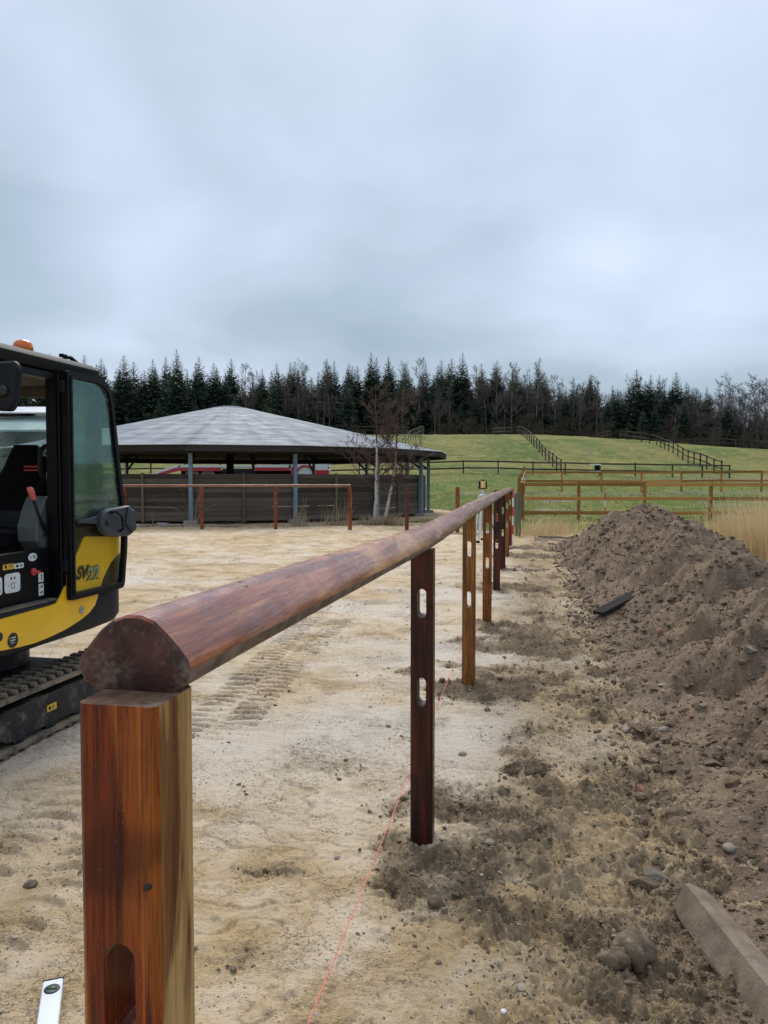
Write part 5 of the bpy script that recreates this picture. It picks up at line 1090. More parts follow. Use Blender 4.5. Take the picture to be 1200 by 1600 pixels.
# open door, folded back along the side
def smooth_poly(P, r=0.03, n=4):
    out = []; N_ = len(P)
    for i in range(N_):
        p = Vector(P[i]); a = Vector(P[i - 1]) - p; c = Vector(P[(i + 1) % N_]) - p; d = min(r if not isinstance(r, dict) else r.get(i, 0.02), a.length * 0.48, c.length * 0.48)
        p0 = p + a.normalized() * d; p1 = p + c.normalized() * d
        for k in range(n + 1): t = k / n; out.append(tuple(p0 * (1 - t) ** 2 + p * 2 * t * (1 - t) + p1 * t * t))
    return out
DO = [(-0.035, 0.775), (-0.035, 2.115), (0.425, 2.115), (0.545, 1.40), (0.590, 1.20), (0.590, 1.06), (0.545, 0.775)]
DX = 0.708
door = empty('open_door', (DX, 0, 0)); door.parent = EX
def inset(P, d):
    n = len(P); out = []
    for i in range(n):
        p0, p1, p2 = Vector(P[i - 1]), Vector(P[i]), Vector(P[(i + 1) % n]); a = (p1 - p0).normalized(); c = (p2 - p1).normalized()
        na, nc_ = Vector((a.y, -a.x)), Vector((c.y, -c.x)); m_ = (na + nc_); m_.normalize(); k = d / max(0.4, m_.dot(na)); out.append(tuple(p1 + m_ * k))
    return out
def ring_frame(outer, inner, x0, x1):
    b = MB(); n = len(outer); vs = []; fs = []
    for P, x in ((outer, x0), (outer, x1), (inner, x1), (inner, x0)): vs += [(x, y, z) for y, z in P]
    for q in range(4):
        q2 = (q + 1) % 4
        for i in range(n): j = (i + 1) % n; fs.append([q * n + i, q * n + j, q2 * n + j, q2 * n + i])
    return b.add(vs, fs)
DR = {0: 0.02, 1: 0.03, 2: 0.17, 3: 0.2, 4: 0.1, 5: 0.1, 6: 0.04}
DOs = smooth_poly(DO, DR, 7); DIs = smooth_poly(inset(DO, 0.040), {k: v * 0.8 for k, v in DR.items()}, 7); DSs = smooth_poly(inset(DO, 0.026), {k: v * 0.9 for k, v in DR.items()}, 7)
ring_frame(DOs, DIs, -0.018, 0.010).build('frame', MAT['black'], door)
ring_frame(DSs, DIs, 0.0105, 0.017).build('seal', MAT['plastic'], door)
b = MB(); b.box((0.0, 0.28, 1.215), (0.022, 0.56, 0.050), 0.006); b.build('crossbar', MAT['black'], door)
def clip_poly(P, zlo, zhi):
    def half(P, f):
        out = []
        for i in range(len(P)):
            a, c = P[i], P[(i + 1) % len(P)]; fa, fc = f(a), f(c)
            if fa >= 0: out.append(a)
            if fa * fc < 0: t = fa / (fa - fc); out.append((a[0] + (c[0] - a[0]) * t, a[1] + (c[1] - a[1]) * t))
        return out
    return half(half(P, lambda p: p[1] - zlo), lambda p: zhi - p[1])
GP = inset(DO, 0.034)
b = MB(); b.prism(clip_poly(smooth_poly(GP, DR, 6), 1.235, 3), yz, -0.003, 0.002); b.build('upper_glass', MAT['glass_door'], door)
b = MB(); b.prism(clip_poly(smooth_poly(GP, DR, 6), 0, 1.195), yz, -0.003, 0.002); b.build('lower_glass', MAT['glass_low'], door)
latch = MB(); latch.prism(smooth_poly([(0.20, 1.21), (0.22, 1.275), (0.28, 1.30), (0.545, 1.315), (0.58, 1.29), (0.59, 1.14), (0.545, 1.115), (0.33, 1.125), (0.245, 1.155)], 0.03, 3), yz, 0.012, 0.062, 0.012)
lt = latch.build('latch_housing', MAT['greyplastic'], door)
b = MB(); b.prism([(0.50, 1.305), (0.57, 1.285), (0.585, 1.15), (0.545, 1.135), (0.47, 1.20)], yz, 0.058, 0.082, 0.012); b.build('grip_block', MAT['greyplastic'], lt)
b = MB(); b.prism([(0.02, 1.225), (0.02, 1.250), (0.10, 1.247), (0.24, 1.262), (0.24, 1.205), (0.10, 1.222)], yz, 0.012, 0.035, 0.004); b.build('latch_arm', MAT['greyplastic'], lt)
b = MB(); b.tube([(0.058, 0.30, 1.275), (0.092, 0.32, 1.285), (0.095, 0.38, 1.25), (0.092, 0.40, 1.17), (0.062, 0.41, 1.155)], 0.009, 8); b.build('handle', MAT['plastic'], lt, True)
b = MB(); b.lathe([(0.018, 0.0), (0.018, 0.012), (0.010, 0.014)], n=12, fn=lambda x, y, h: (0.061 + h, 0.27 + x, 1.215 + y)); b.build('knob', MAT['ink'], lt, True)
b = MB(); b.prism([(0.09, 1.80), (0.09, 1.86), (0.14, 1.86), (0.14, 1.80)], yz, -0.0065, -0.0055); b.build('sticker', MAT['ylabel'], door)
# mirror on the front corner
b = MB(); b.prism(smooth_poly([(-0.075, -0.115), (-0.085, 0.06), (-0.05, 0.125), (0.06, 0.125), (0.085, 0.09), (0.062, -0.085), (0.035, -0.12)], 0.04, 4), lambda u, v, w_: (u, w_, v), -0.02, 0.025, 0.012)
mr = b.build('mirror', MAT['plastic'], EX, loc=(0.835, -0.70, 1.935), rot=(0, 0, R(-4)))
b = MB(); b.lathe([(0.03, 0), (0.03, -0.012), (0.02, -0.018)], n=14, fn=lambda x, y, h: (0.0 + x, -0.018 + h, -0.02 + y)); b.build('mirror_pivot', MAT['ink'], mr, True)
b = MB(); b.tube([(-0.02, 0.02, -0.02), (-0.08, 0.03, -0.02), (-0.16, 0.0, -0.04)], 0.011, 8); b.build('mirror_arm', MAT['black'], mr, True)
# boom, arm and blade in front
b = MB(); b.prism([(-0.78, 0.62), (-0.95, 0.66), (-1.05, 1.00), (-1.62, 2.10), (-1.80, 2.24), (-1.92, 2.12), (-1.78, 1.92), (-1.20, 0.84), (-1.02, 0.54)], yz, -0.50, -0.32, 0.02); b.build('boom', MAT['yellow'], EX)
b = MB(); b.prism([(-1.70, 2.26), (-1.88, 2.28), (-2.25, 1.20), (-2.15, 1.12)], yz, -0.48, -0.34, 0.02); b.build('arm', MAT['yellow'], EX)
b = MB(); b.prism([(-2.25, 1.18), (-2.08, 1.10), (-1.86, 0.90), (-1.88, 0.66), (-2.08, 0.56), (-2.22, 0.72), (-2.12, 0.86)], yz, -0.62, -0.20, 0.015); b.build('bucket', MAT['trackframe'], EX)
b = MB(); b.tube([(-0.41, -0.95, 0.85), (-0.41, -1.35, 1.30)], 0.045, 10); b.tube([(-0.41, -1.35, 1.30), (-0.41, -1.60, 1.72)], 0.024, 10); b.build('boom_cylinder', MAT['chrome'], EX, True, auto=40)
b = MB(); b.prism([(-1.22, 0.06), (-1.26, 0.22), (-1.22, 0.34), (-1.19, 0.34), (-1.21, 0.22), (-1.18, 0.06)], yz, -0.69, 0.69, 0.0); bl = b.build('blade', MAT['trackframe'], EX)
for sx_ in (-0.28, 0.28):
    b = MB(); b.bar((sx_, -1.20, 0.17), (sx_, -0.40, 0.24), 0.08, 0.08, 0.01); b.build('blade_arm', MAT['trackframe'], EX)
# ------------------------------------------------------------------ trees
def conifer_meshes(seed, H, Rm, mat):
    rr = np.random.default_rng(seed); V = []; F = []
    UP = np.array([0, 0, 1.0])
    def kite(p, d, side, l, wdt):
        o = len(V); q = p + d * l; m = p + d * l * 0.5
        V.extend([p, m + side * wdt, q, m - side * wdt]); F.append((o, o + 1, o + 2, o + 3))
    z = H * rr.uniform(0.02, 0.05); lop = rr.uniform(0, 6.28)
    while z < H * 0.985:
        f = z / H; nb = 9 if f < 0.5 else (8 if f < 0.8 else 6)
        L0 = Rm * (1 - f) ** 0.84 * (1.0 if f > 0.10 else 0.85) + 0.05; tz_ = min(1.0, 0.30 + 2.2 * (1 - f))
        ph0 = rr.uniform(0, 6.28)
        for k in range(nb):
            ph = ph0 + 6.283 * k / nb + rr.uniform(-0.25, 0.25); L = L0 * rr.uniform(0.66, 1.16) * (1 + 0.10 * math.cos(ph - lop))
            out = np.array([math.cos(ph), math.sin(ph), 0]); sd = np.array([-out[1], out[0], 0]); dr = -0.40 + 0.80 * f + rr.uniform(-0.12, 0.12)
            pt = lambda t: UP * z + out * L * t + UP * L * (dr * t + 0.20 * t * t)
            ns_ = max(2, int(L / 0.42) + 2)
            for j in range(ns_):
                t = 0.18 + 0.76 * j / max(1, ns_ - 1); p = pt(t); l = (0.42 + 0.45 * (1 - t)) * min(1.0, 0.30 + L * 0.34) * rr.uniform(0.75, 1.25) * tz_
                for s in (-1, 1):
                    d = out * rr.uniform(0.3, 0.8) + sd * s * rr.uniform(0.6, 1.0) + UP * rr.uniform(-0.55, 0.0); d /= np.linalg.norm(d)
                    sv = np.cross(d, UP + 0.9 * rr.normal(size=3) * 0.5); sv /= np.linalg.norm(sv) + 1e-6
                    kite(p, d, sv, l, 0.20 * rr.uniform(0.7, 1.4) * min(1, 0.4 + l) * tz_)
            tip = pt(0.72); d = pt(1.0) - tip; ln = np.linalg.norm(d) + 1e-6; kite(tip, d / ln, sd, ln * 1.35, 0.10 * tz_)
        z += (0.27 + 0.14 * rr.random()) * (1 if f < 0.75 else 0.85)
    for q in ((1.0, 0, 0), (0, 1.0, 0)): kite(UP * H * 0.94, UP, np.array(q), H * 0.05, 0.05)
    cm = fast_mesh('crown', np.array(V), np.array(F), mat, False)
    b = MB(); b.tube([(0, 0, -0.5), (0, 0, H * 0.5), (0, 0, H * 0.97)], [0.19, 0.11, 0.015], 6)
    return b.mesh('trunk', MAT['conbark']), cm

def bare_tree(seed, H, spread=0.28, nl=20, trunk_r=0.13, sub=6, twigs=5, tw=0.010, clear=0.25, up=0.75, nstem=1, lean=0.0, droop=0.25, trunk_mat='farbark', twig_mat='fartwig', wob=0.02):
    rr = random.Random(seed); tb = MB(); TV = []; TF = []
    def ribbon(pts, w0, w1):
        o = len(TV); n = len(pts)
        for i, p in enumerate(pts):
            w_ = w0 + (w1 - w0) * i / (n - 1); d = (pts[min(i + 1, n - 1)] - pts[max(i - 1, 0)]).normalized(); a = d.cross(Vector((rr.uniform(-.4, .4), 1.0, rr.uniform(-.4, .4)))).normalized()
            if i == 0: base = a
            else: a = base
            TV.append(tuple(p - a * w_)); TV.append(tuple(p + a * w_))
        for i in range(n - 1): TF.append((o + 2 * i, o + 2 * i + 1, o + 2 * i + 3, o + 2 * i + 2))
    cb = MB()
    for s in range(nstem):
        ang_ = rr.uniform(0, 6.28); ln = lean + (0.12 if nstem > 1 else 0) * rr.uniform(0.4, 1.4)
        P = []; p = Vector((0.12 * s * cos(ang_), 0.12 * s * sin(ang_), -0.3)); d = Vector((cos(ang_) * ln, sin(ang_) * ln, 1)).normalized(); n = 12; hh = H * rr.uniform(0.88, 1.0)
        for i in range(n + 1):
            P.append(p.copy()); d = (d + Vector((rr.uniform(-wob, wob), rr.uniform(-wob, wob), 0.04))).normalized(); p = p + d * (hh + 0.3) / n
        RAD = [trunk_r * (1 - 0.93 * (i / n) ** 0.9) for i in range(n + 1)]; k = int(n * 0.78); tb.tube(P[:k + 1], RAD[:k + 1], 7); cb.tube(P[k:], RAD[k:], 5)
        at = lambda t: (P[min(int(t * n), n - 1)].lerp(P[min(int(t * n), n - 1) + 1], t * n - min(int(t * n), n - 1)))
        for l in range(nl):
            t = clear + (0.97 - clear) * (l + rr.random()) / nl; b0 = at(t); ph = rr.uniform(0, 6.28); L = H * spread * (1.15 - 0.85 * t) * rr.uniform(0.7, 1.25); r0 = max(tw * 1.6, trunk_r * 0.34 * (1.1 - t))
            dd = Vector((cos(ph), sin(ph), up * rr.uniform(0.6, 1.6))).normalized(); Q = [b0]; q = b0.copy()
            for i in range(4): q = q + dd * L / 4; dd = (dd + Vector((rr.uniform(-.2, .2), rr.uniform(-.2, .2), rr.uniform(-0.02, .22)))).normalized(); Q.append(q.copy())
            cb.tube(Q, [r0 * (1 - 0.75 * i / 4) for i in range(5)], 4, cap=False)
            for sI in range(sub):
                u = 0.25 + 0.75 * (sI + rr.random()) / sub; i0 = min(3, int(u * 4)); b1 = Q[i0].lerp(Q[i0 + 1], u * 4 - i0) ; e1 = Vector((rr.uniform(-1, 1), rr.uniform(-1, 1), rr.uniform(-0.2, 1.0))) + dd * 0.9; e1.normalize(); L1 = L * 0.46 * rr.uniform(0.6, 1.3) * (1.15 - 0.5 * u)
                S = [b1]; q1 = b1.copy()
                for i in range(3): q1 = q1 + e1 * L1 / 3; e1 = (e1 + Vector((rr.uniform(-.2, .2), rr.uniform(-.2, .2), rr.uniform(-droop, 0.15)))).normalized(); S.append(q1.copy())
                ribbon(S, tw * 1.1, tw * 0.6)
                for tI in range(twigs):
                    v_ = 0.15 + 0.85 * rr.random(); i1 = min(2, int(v_ * 3)); b2 = S[i1].lerp(S[i1 + 1], v_ * 3 - i1); e2 = (Vector((rr.uniform(-1, 1), rr.uniform(-1, 1), rr.uniform(-0.7, 0.8))) + e1 * 0.8).normalized(); L2 = L1 * 0.55 * rr.uniform(0.5, 1.3)
                    m2 = b2 + e2 * L2 * 0.5; ribbon([b2, m2, m2 + (e2 + Vector((0, 0, -droop * 1.4))).normalized() * L2 * 0.5], tw * 0.75, tw * 0.4)
    o = len(cb.v); cb.v += TV; cb.f += [[i + o for i in q] for q in TF]
    return tb.mesh('trunk', MAT[trunk_mat], True, fix=False), cb.mesh('crown', MAT[twig_mat], False, fix=False)

CON = [conifer_meshes(11 + i, 15.0, 3.3 + 0.45 * (i % 3), MAT['needle' if i % 2 else 'needle2']) for i in range(6)]
BIR = [bare_tree(40 + i, 14.5, 0.24, 22, 0.135, 7, 8, 0.016, 0.30, 1.1) for i in range(4)]
OAK = [bare_tree(60 + i, 12.5, 0.40, 24, 0.20, 8, 8, 0.019, 0.16, 0.6, wob=0.06) for i in range(3)]
BUSH = [bare_tree(80 + i, 4.2, 0.55, 13, 0.06, 6, 6, 0.016, 0.05, 0.6, nstem=3, twig_mat='brush', trunk_mat='conbark') for i in range(3)]
def place_tree(name, pair, x, y, s, rz, label, cat, group, tilt=0.0):
    r_ = empty(name, (x, y, tz_at(x, y) - 0.15), rz, label, cat, group); r_.scale = (s * 1.0, s * 1.0, s); r_.rotation_euler = (tilt, 0, rz)
    link('trunk', pair[0], r_); link('crown', pair[1], r_); return r_
rt = random.Random(21)
def px_of(x, y): return 600 + 1200 * x / y
REG = [(170, 'behind the excavator cab'), (300, 'above the left part of the round roof'), (420, 'above the peak of the round roof'), (560, 'above the right slope of the round roof'), (690, 'behind the bare birch and the roof edge'),
       (800, 'left of the fence climbing the hill'), (900, 'right of the fence climbing the hill'), (1010, 'above the top of the right climbing fence'), (1100, 'above the right climbing fence'), (5000, 'at the right end of the wood')]
def region(x, y):
    p = px_of(x, y)
    for lim, t in REG:
        if p < lim: return t
HTS = np.array([(-200, 15.4), (100, 15.6), (180, 16.0), (370, 16.6), (400, 15.6), (430, 16.0), (480, 15.6), (550, 16.4), (640, 16.2), (700, 16.2), (770, 15.6), (850, 14.6), (900, 14.2), (960, 15.0), (1000, 15.6), (1050, 15.6), (1110, 14.2), (1200, 12.5), (1400, 12.0)])
def top_scale(x, y, H): return float(np.interp(px_of(x, y), HTS[:, 0], HTS[:, 1])) / H
def density(p):     # share of conifers in the front row
    return np.interp(p, [0, 360, 380, 405, 425, 440, 460, 520, 540, 735, 770, 930, 945, 1050, 1065, 1110, 1200], [1, 1, 0.4, 0.4, 1, 0.9, 0.6, 0.6, 1, 0.95, 0.55, 0.5, 1, 1, 0.6, 0.5, 0.25])
ci = 0; cnt = {}
ordw = [a for a in 'first second third fourth fifth sixth seventh eighth ninth tenth eleventh twelfth thirteenth fourteenth fifteenth sixteenth seventeenth eighteenth nineteenth twentieth'.split()]
def nth(key): cnt[key] = cnt.get(key, 0) + 1; return ordw[min(cnt[key], 20) - 1]
for row, (Y0, step, hs) in enumerate(((139, 2.75, 1.0), (146, 3.0, 0.99), (154, 3.3, 1.0), (164, 3.8, 1.0))):
    x = -86.0 + row * 1.1
    while x < (82 if row else 78):
        y = Y0 + rt.uniform(-2.2, 2.2); xx = x + rt.uniform(-0.8, 0.8); p = px_of(xx, y)
        if rt.random() < (0.35 + 0.65 * density(p) if row == 0 else 1.0):
            s = top_scale(xx, y, 15.0) * hs * (rt.uniform(0.72, 1.05) if row == 0 else rt.uniform(0.86, 1.08)) * (0.80 if density(p) < 0.5 else 1)
            where = region(xx, y); depth = ('front edge', 'second row', 'depth', 'far depth')[row]
            place_tree('spruce_tree', CON[ci % 6], xx, y, s, rt.uniform(0, 6.28), ('%s front-edge spruce from the left, %s' % (nth(('f', where)), where) if row == 0 else 'dark spruce, %s of the wood, %s' % (depth, where)), 'tree', 'spruces of the wood, %s, %s' % (depth, where)); ci += 1
        x += step * rt.uniform(0.75, 1.25)
x = -80.0
while x < 72:      # young spruces closing the foot of the wood
    y = 132 + rt.uniform(-1.5, 2.5); p = px_of(x, y)
    if rt.random() < (0.9 if p < 1040 else 0.5):
        where = region(x, y); place_tree('spruce_tree', CON[ci % 6], x, y, rt.uniform(0.34, 0.66), rt.uniform(0, 6.28), '%s low young spruce from the left, %s' % (nth(('y', where)), where), 'tree', 'young spruces, ' + where); ci += 1
    x += rt.uniform(2.0, 4.0)
# pale bare birches along the front of the wood
BX = [(385, 136, 0.98), (397, 135, 0.92), (402, 137.5, 0.88), (447, 134, 0.80), (452, 135, 0.86), (466, 133.5, 0.82), (476, 134, 1.0), (478, 136, 0.96), (497, 133.5, 0.72), (505, 134, 0.98), (516, 133, 0.78), (628, 133.5, 0.95), (655, 136, 1.02),
      (679, 132.5, 0.62), (687, 132, 0.63), (702, 132, 0.72), (745, 136, 0.95), (776, 134, 0.92), (786, 136, 0.9), (798, 134, 1.0), (806, 136, 1.0), (826, 135, 0.95), (836, 133.5, 1.05), (848, 136, 0.98), (866, 134, 0.95), (880, 136, 0.92), (893, 134.5, 0.9), (905, 133, 0.84),
      (918, 136, 0.92), (930, 135, 0.95), (985, 139, 0.98), (997, 138, 0.96), (1030, 139, 0.98)]
ordw = ['first', 'second', 'third', 'fourth', 'fifth', 'sixth', 'seventh', 'eighth', 'ninth', 'tenth', 'eleventh', 'twelfth', 'thirteenth', 'fourteenth', 'fifteenth', 'sixteenth', 'seventeenth', 'eighteenth', 'nineteenth', 'twentieth'] + \
       ['twenty-' + t for t in ('first', 'second', 'third', 'fourth', 'fifth', 'sixth', 'seventh', 'eighth', 'ninth')] + ['thirtieth', 'thirty-first', 'thirty-second', 'thirty-third']
for i, (p, y, s) in enumerate(BX):
    x = (p - 600) / 1200 * y
    place_tree('birch_tree', BIR[i % 4], x, y, s * top_scale(x, y, 14.5), i * 1.3, 'bare pale-stemmed birch %s, %s birch from the left' % (region(x, y), ordw[i]), 'tree', 'bare birches at the edge of the wood', 0.02 * ((i % 3) - 1))
OX = [(1050, 133, 0.72), (1072, 134, 0.80), (1092, 135, 0.86), (1112, 133, 0.90), (1128, 137, 1.02), (1145, 135, 1.06), (1160, 138, 1.12), (1180, 134, 1.08), (1197, 137, 1.02), (1215, 135, 1.0), (1240, 136, 1.0), (760, 137, 0.85), (735, 138, 1.05), (815, 138, 0.9), (860, 138, 0.95), (905, 138, 0.95)]
for i, (p, y, s) in enumerate(OX):
    x = (p - 600) / 1200 * y
    place_tree('bare_tree', OAK[i % 3], x, y, s * (1.05 if p > 1000 else 1.0), i * 2.1, 'bushy leafless brown tree %s, number counted %s' % (region(x, y), ordw[i]) if False else 'leafless broad-crowned tree %s, %s' % (region(x, y), ('low and brown', 'thick and dull brown', 'dense and twiggy', 'dark and tangled', 'tall and greyish', 'tallest of its clump', 'pale and open', 'wide and grey', 'thin against the sky', 'just past the edge', 'outermost', 'short', 'tall and fine-twigged', 'half hidden', 'between birches', 'rightmost of three')[i]), 'tree', 'leafless broad trees of the wood')
p = 735.0; i = 0
while p < 1265:      # leafless trees filling the wood behind
    y = rt.uniform(141, 150); x = (p - 600) / 1200 * y
    place_tree('bare_tree', OAK[i % 3] if i % 3 else BIR[i % 4], x, y, rt.uniform(0.85, 1.08) * float(np.interp(p, [735, 1000, 1180, 1265], [0.98, 0.92, 1.08, 1.0])), i * 1.9, 'leafless tree deep in the wood, %s' % region(x, y), 'tree', 'leafless trees inside the wood, ' + region(x, y)); i += 1
    p += rt.uniform(9, 19)
xs = -60.0; i = 0
while xs < 76:
    y = 128.5 + rt.uniform(-1.2, 2.0); p = px_of(xs, y)
    if p > 690:
        place_tree('bare_bush', BUSH[i % 3], xs, y, rt.uniform(0.7, 1.25), rt.uniform(0, 6), '%s brown bush from the left, %s' % (nth(('b', region(xs, y))), region(xs, y)), 'bush', 'leafless bushes at the foot of the wood, ' + region(xs, y)); i += 1
    xs += rt.uniform(1.7, 3.2)

# bare twin-stemmed birch in front of the walker
def young_birch(name, x, y, specs, label):
    root = empty(name, (x, y, gz_at(x, y)), 0, label, 'tree')
    for sd, dx, dy, P, H, nl in specs:
        rr = random.Random(sd); t_ = MB(); pts = [Vector((dx + a, dy + 0.05 * i, z)) for i, (a, z) in enumerate(P)]
        # fine curve through the given points
        Z = np.linspace(P[0][1], P[-1][1], 26); X_ = np.interp(Z, [q[1] for q in P], [q[0] for q in P]); X_ = np.convolve(np.pad(X_, 2, mode='edge'), np.ones(5) / 5, 'valid')
        C = [Vector((dx + X_[i] + rr.uniform(-.008, .008), dy + 0.25 * (Z[i] / H) ** 2 + rr.uniform(-.008, .008), Z[i])) for i in range(26)]
        rad = [0.070 * (H / 4.6) * (1 - 0.93 * i / 25) for i in range(26)]
        t_.tube(C[:16], rad[:16], 9); t_.build('trunk', MAT['bark'], root, True)
        c_ = MB(); c_.tube(C[15:], rad[15:], 6)
        for l in range(nl):
            f = 0.24 + 0.74 * (l + rr.random()) / nl; i0 = min(24, int(f * 25)); b0 = C[i0]; ph = rr.uniform(0, 6.28); L = H * 0.34 * (1.2 - 0.85 * f) * rr.uniform(0.6, 1.2)
            d = Vector((cos(ph), sin(ph), rr.uniform(0.25, 0.9))).normalized(); Q = [b0]; q = b0.copy()
            for i in range(5): q = q + d * L / 5; d = (d + Vector((rr.uniform(-.15, .15), rr.uniform(-.15, .15), rr.uniform(-.02, .2)))).normalized(); Q.append(q.copy())
            r0 = 0.017 * (1.15 - f); c_.tube(Q, [r0 * (1 - 0.75 * i / 5) for i in range(6)], 4, cap=False)
            for s in range(7):
                u = 0.2 + 0.8 * (s + rr.random()) / 7; i1 = min(4, int(u * 5)); b1 = Q[i1].lerp(Q[i1 + 1], u * 5 - i1); e = (Vector((rr.uniform(-1, 1), rr.uniform(-1, 1), rr.uniform(-0.3, 0.9))) + d).normalized(); L1 = L * 0.42 * rr.uniform(0.5, 1.3)
                S = [b1, b1 + e * L1 * 0.5, b1 + e * L1 * 0.85 + Vector((0, 0, -0.02)), b1 + e * L1 + Vector((rr.uniform(-.05, .05), 0, -0.05))]; c_.tube(S, [0.0085, 0.0075, 0.006, 0.004], 3, cap=False)
                for w_ in range(5):
                    v_ = rr.uniform(0.2, 1); b2 = b1 + e * L1 * v_ * 0.9; e2 = (Vector((rr.uniform(-1, 1), rr.uniform(-1, 1), rr.uniform(-.5, .9))) + e * 0.8).normalized(); L2 = L1 * rr.uniform(0.3, 0.7)
                    c_.tube([b2, b2 + e2 * L2 * 0.6, b2 + e2 * L2 + Vector((0, 0, -0.03))], [0.0065, 0.0055, 0.0035], 3, cap=False)
        c_.build('crown', MAT['twig'], root, False, fix=False)
    return root
young_birch('birch_tree', -0.32, 25.4, [(1, 0.0, 0.0, [(0.0, -0.2), (0.02, 0.6), (0.10, 1.0), (0.02, 1.5), (0.10, 2.0), (0.08, 2.8), (0.03, 4.6)], 4.6, 34), (2, 0.26, 0.05, [(0.0, -0.2), (0.16, 0.5), (0.30, 1.2), (0.42, 1.7), (0.46, 2.4), (0.55, 4.2)], 4.2, 26)], 'young bare birch with two pale stems in front of the walker')

# ------------------------------------------------------------------ dead grass
def blades(name, X, Y, Z, H, mat, label, cat, wid=0.006, bend=0.35, seg=4, wind=(0.3, 0.0), seed=1, kind='stuff'):
    rr = np.random.default_rng(seed); n = len(X); ph = rr.uniform(0, 2 * pi, n); bx = bend * rr.uniform(0.3, 1.3, n); dx = np.cos(ph) * bx + wind[0]; dy = np.sin(ph) * bx + wind[1]
    ax, ay = np.cos(ph + 1.57), np.sin(ph + 1.57); T = np.linspace(0, 1, seg + 1); V = np.zeros((n, seg + 1, 2, 3))
    for i, t in enumerate(T):
        cx_ = X + dx * H * t ** 2; cy_ = Y + dy * H * t ** 2; cz_ = Z + H * (t - 0.25 * np.minimum(1.2, np.hypot(dx, dy)) * t ** 2.5); ww = wid * (1 - 0.85 * t) * rr.uniform(0.7, 1.3, n)
        for s, sg in enumerate((-1, 1)): V[:, i, s, 0] = cx_ + sg * ax * ww; V[:, i, s, 1] = cy_ + sg * ay * ww; V[:, i, s, 2] = cz_
    V = V.reshape(-1, 3); per = (seg + 1) * 2; F = []
    for i in range(seg): F.append([2 * i, 2 * i + 1, 2 * i + 3, 2 * i + 2])
    F = (np.array(F)[None] + (np.arange(n) * per)[:, None, None]).reshape(-1, 4)
    return tag(link(name, fast_mesh(name, V, F, mat, False)), label, cat, kind=kind)
rg = np.random.default_rng(9)
def rail_xy(s, t): return RX0 + s * RU[0] + t * RN[0], s * RU[1] + t * RN[1]
# tall straw behind the heap, in tussocks
s_ = rg.uniform(8.5, 19, 230); t_ = rg.uniform(4.2, 9.5, 230); cx_, cy_ = rail_xy(s_, t_); k = rg.integers(60, 130, 230)
X = np.repeat(cx_, k) + rg.normal(0, 0.20, k.sum()); Y = np.repeat(cy_, k) + rg.normal(0, 0.20, k.sum()); hh = np.repeat(rg.uniform(0.80, 1.22, 230), k) * rg.uniform(0.55, 1.1, k.sum())
blades('straw_grass', X, Y, ground_h(X, Y) - 0.02, hh, MAT['straw'], 'tall straw-coloured dead grass behind the soil heap at the right', 'dead grass', 0.0065, 0.28, 4, (-0.10, 0), 3)
# tuft at the far end of the rail fence
n = 900; X = rg.normal(4.30, 0.45, n); Y = rg.normal(20.6, 0.6, n); blades('straw_grass', X, Y, ground_h(X, Y) - 0.02, rg.uniform(0.15, 0.62, n), MAT['straw'], 'pale dead grass tuft around the mossy post at the fence end', 'dead grass', 0.007, 0.4, 4, (0.1, 0), 4)
# weeds along the walker
wpx = [(-2.75, 24.6, 0.12, 50, 0.95), (-2.6, 24.6, 0.3, 90, 0.35), (-1.8, 24.7, 0.10, 30, 0.8), (-1.3, 24.7, 0.10, 36, 0.9), (-1.45, 24.8, 0.3, 120, 0.35), (0.15, 25.0, 0.28, 420, 0.42), (-0.55, 25.1, 0.2, 200, 0.35), (-5.0, 24.6, 0.5, 70, 0.2), (-8.6, 24.4, 0.6, 70, 0.2), (1.6, 26.6, 0.6, 200, 0.25)]
X = np.concatenate([rg.normal(a, r, n) for a, b_, r, n, h in wpx]); Y = np.concatenate([rg.normal(b_, 0.18, n) for a, b_, r, n, h in wpx]); hh = np.concatenate([h * rg.uniform(0.35, 1.2, n) for a, b_, r, n, h in wpx])
blades('weed_grass', X, Y, ground_h(X, Y) - 0.02, hh, MAT['strawdull'], 'dead weeds and bent stalks along the foot of the walker', 'weeds', 0.008, 0.45, 4, (0.1, 0), 5)
# short turf of the nearer paddock and verge
n = 26000; X = rg.uniform(1.5, 26, n); Y = np.exp(rg.uniform(math.log(21.5), math.log(62), n)); m_ = masks(X, Y); kk = (m_['grass'] > 0.5) & (rg.random(n) < 0.35 + 0.9 * fbm(X, Y, 1.8, 3, 7)); X, Y = X[kk], Y[kk]
blades('paddock_turf', X, Y, ground_h(X, Y) - 0.01, rg.uniform(0.05, 0.16, len(X)) * (Y / 30) ** 0.3, MAT['turf'], 'short rough winter turf of the paddocks', 'turf', 0.012, 0.5, 2, (0, 0), 6)
# bare leggy shrub before the boarding
b = MB(); rr = random.Random(8)
for k in range(14):
    ph = rr.uniform(0, 6.28); P = [Vector((0, 0, 0))]; d = Vector((cos(ph) * 0.5, sin(ph) * 0.2, 1)).normalized()
    for i in range(7): P.append(P[-1] + d * rr.uniform(0.12, 0.22)); d = (d + Vector((rr.uniform(-.45, .45), rr.uniform(-.2, .2), rr.uniform(-.35, .15)))).normalized()
    b.tube(P, [0.006 * (1 - i / 9) for i in range(8)], 4)
sh = empty('bare_shrub', (-6.05, 24.3, gz_at(-6.05, 24.3)), 0, 'thin leafless shrub against the boarding behind the far rail', 'shrub'); b.build('stems', MAT['strawdull'], sh)
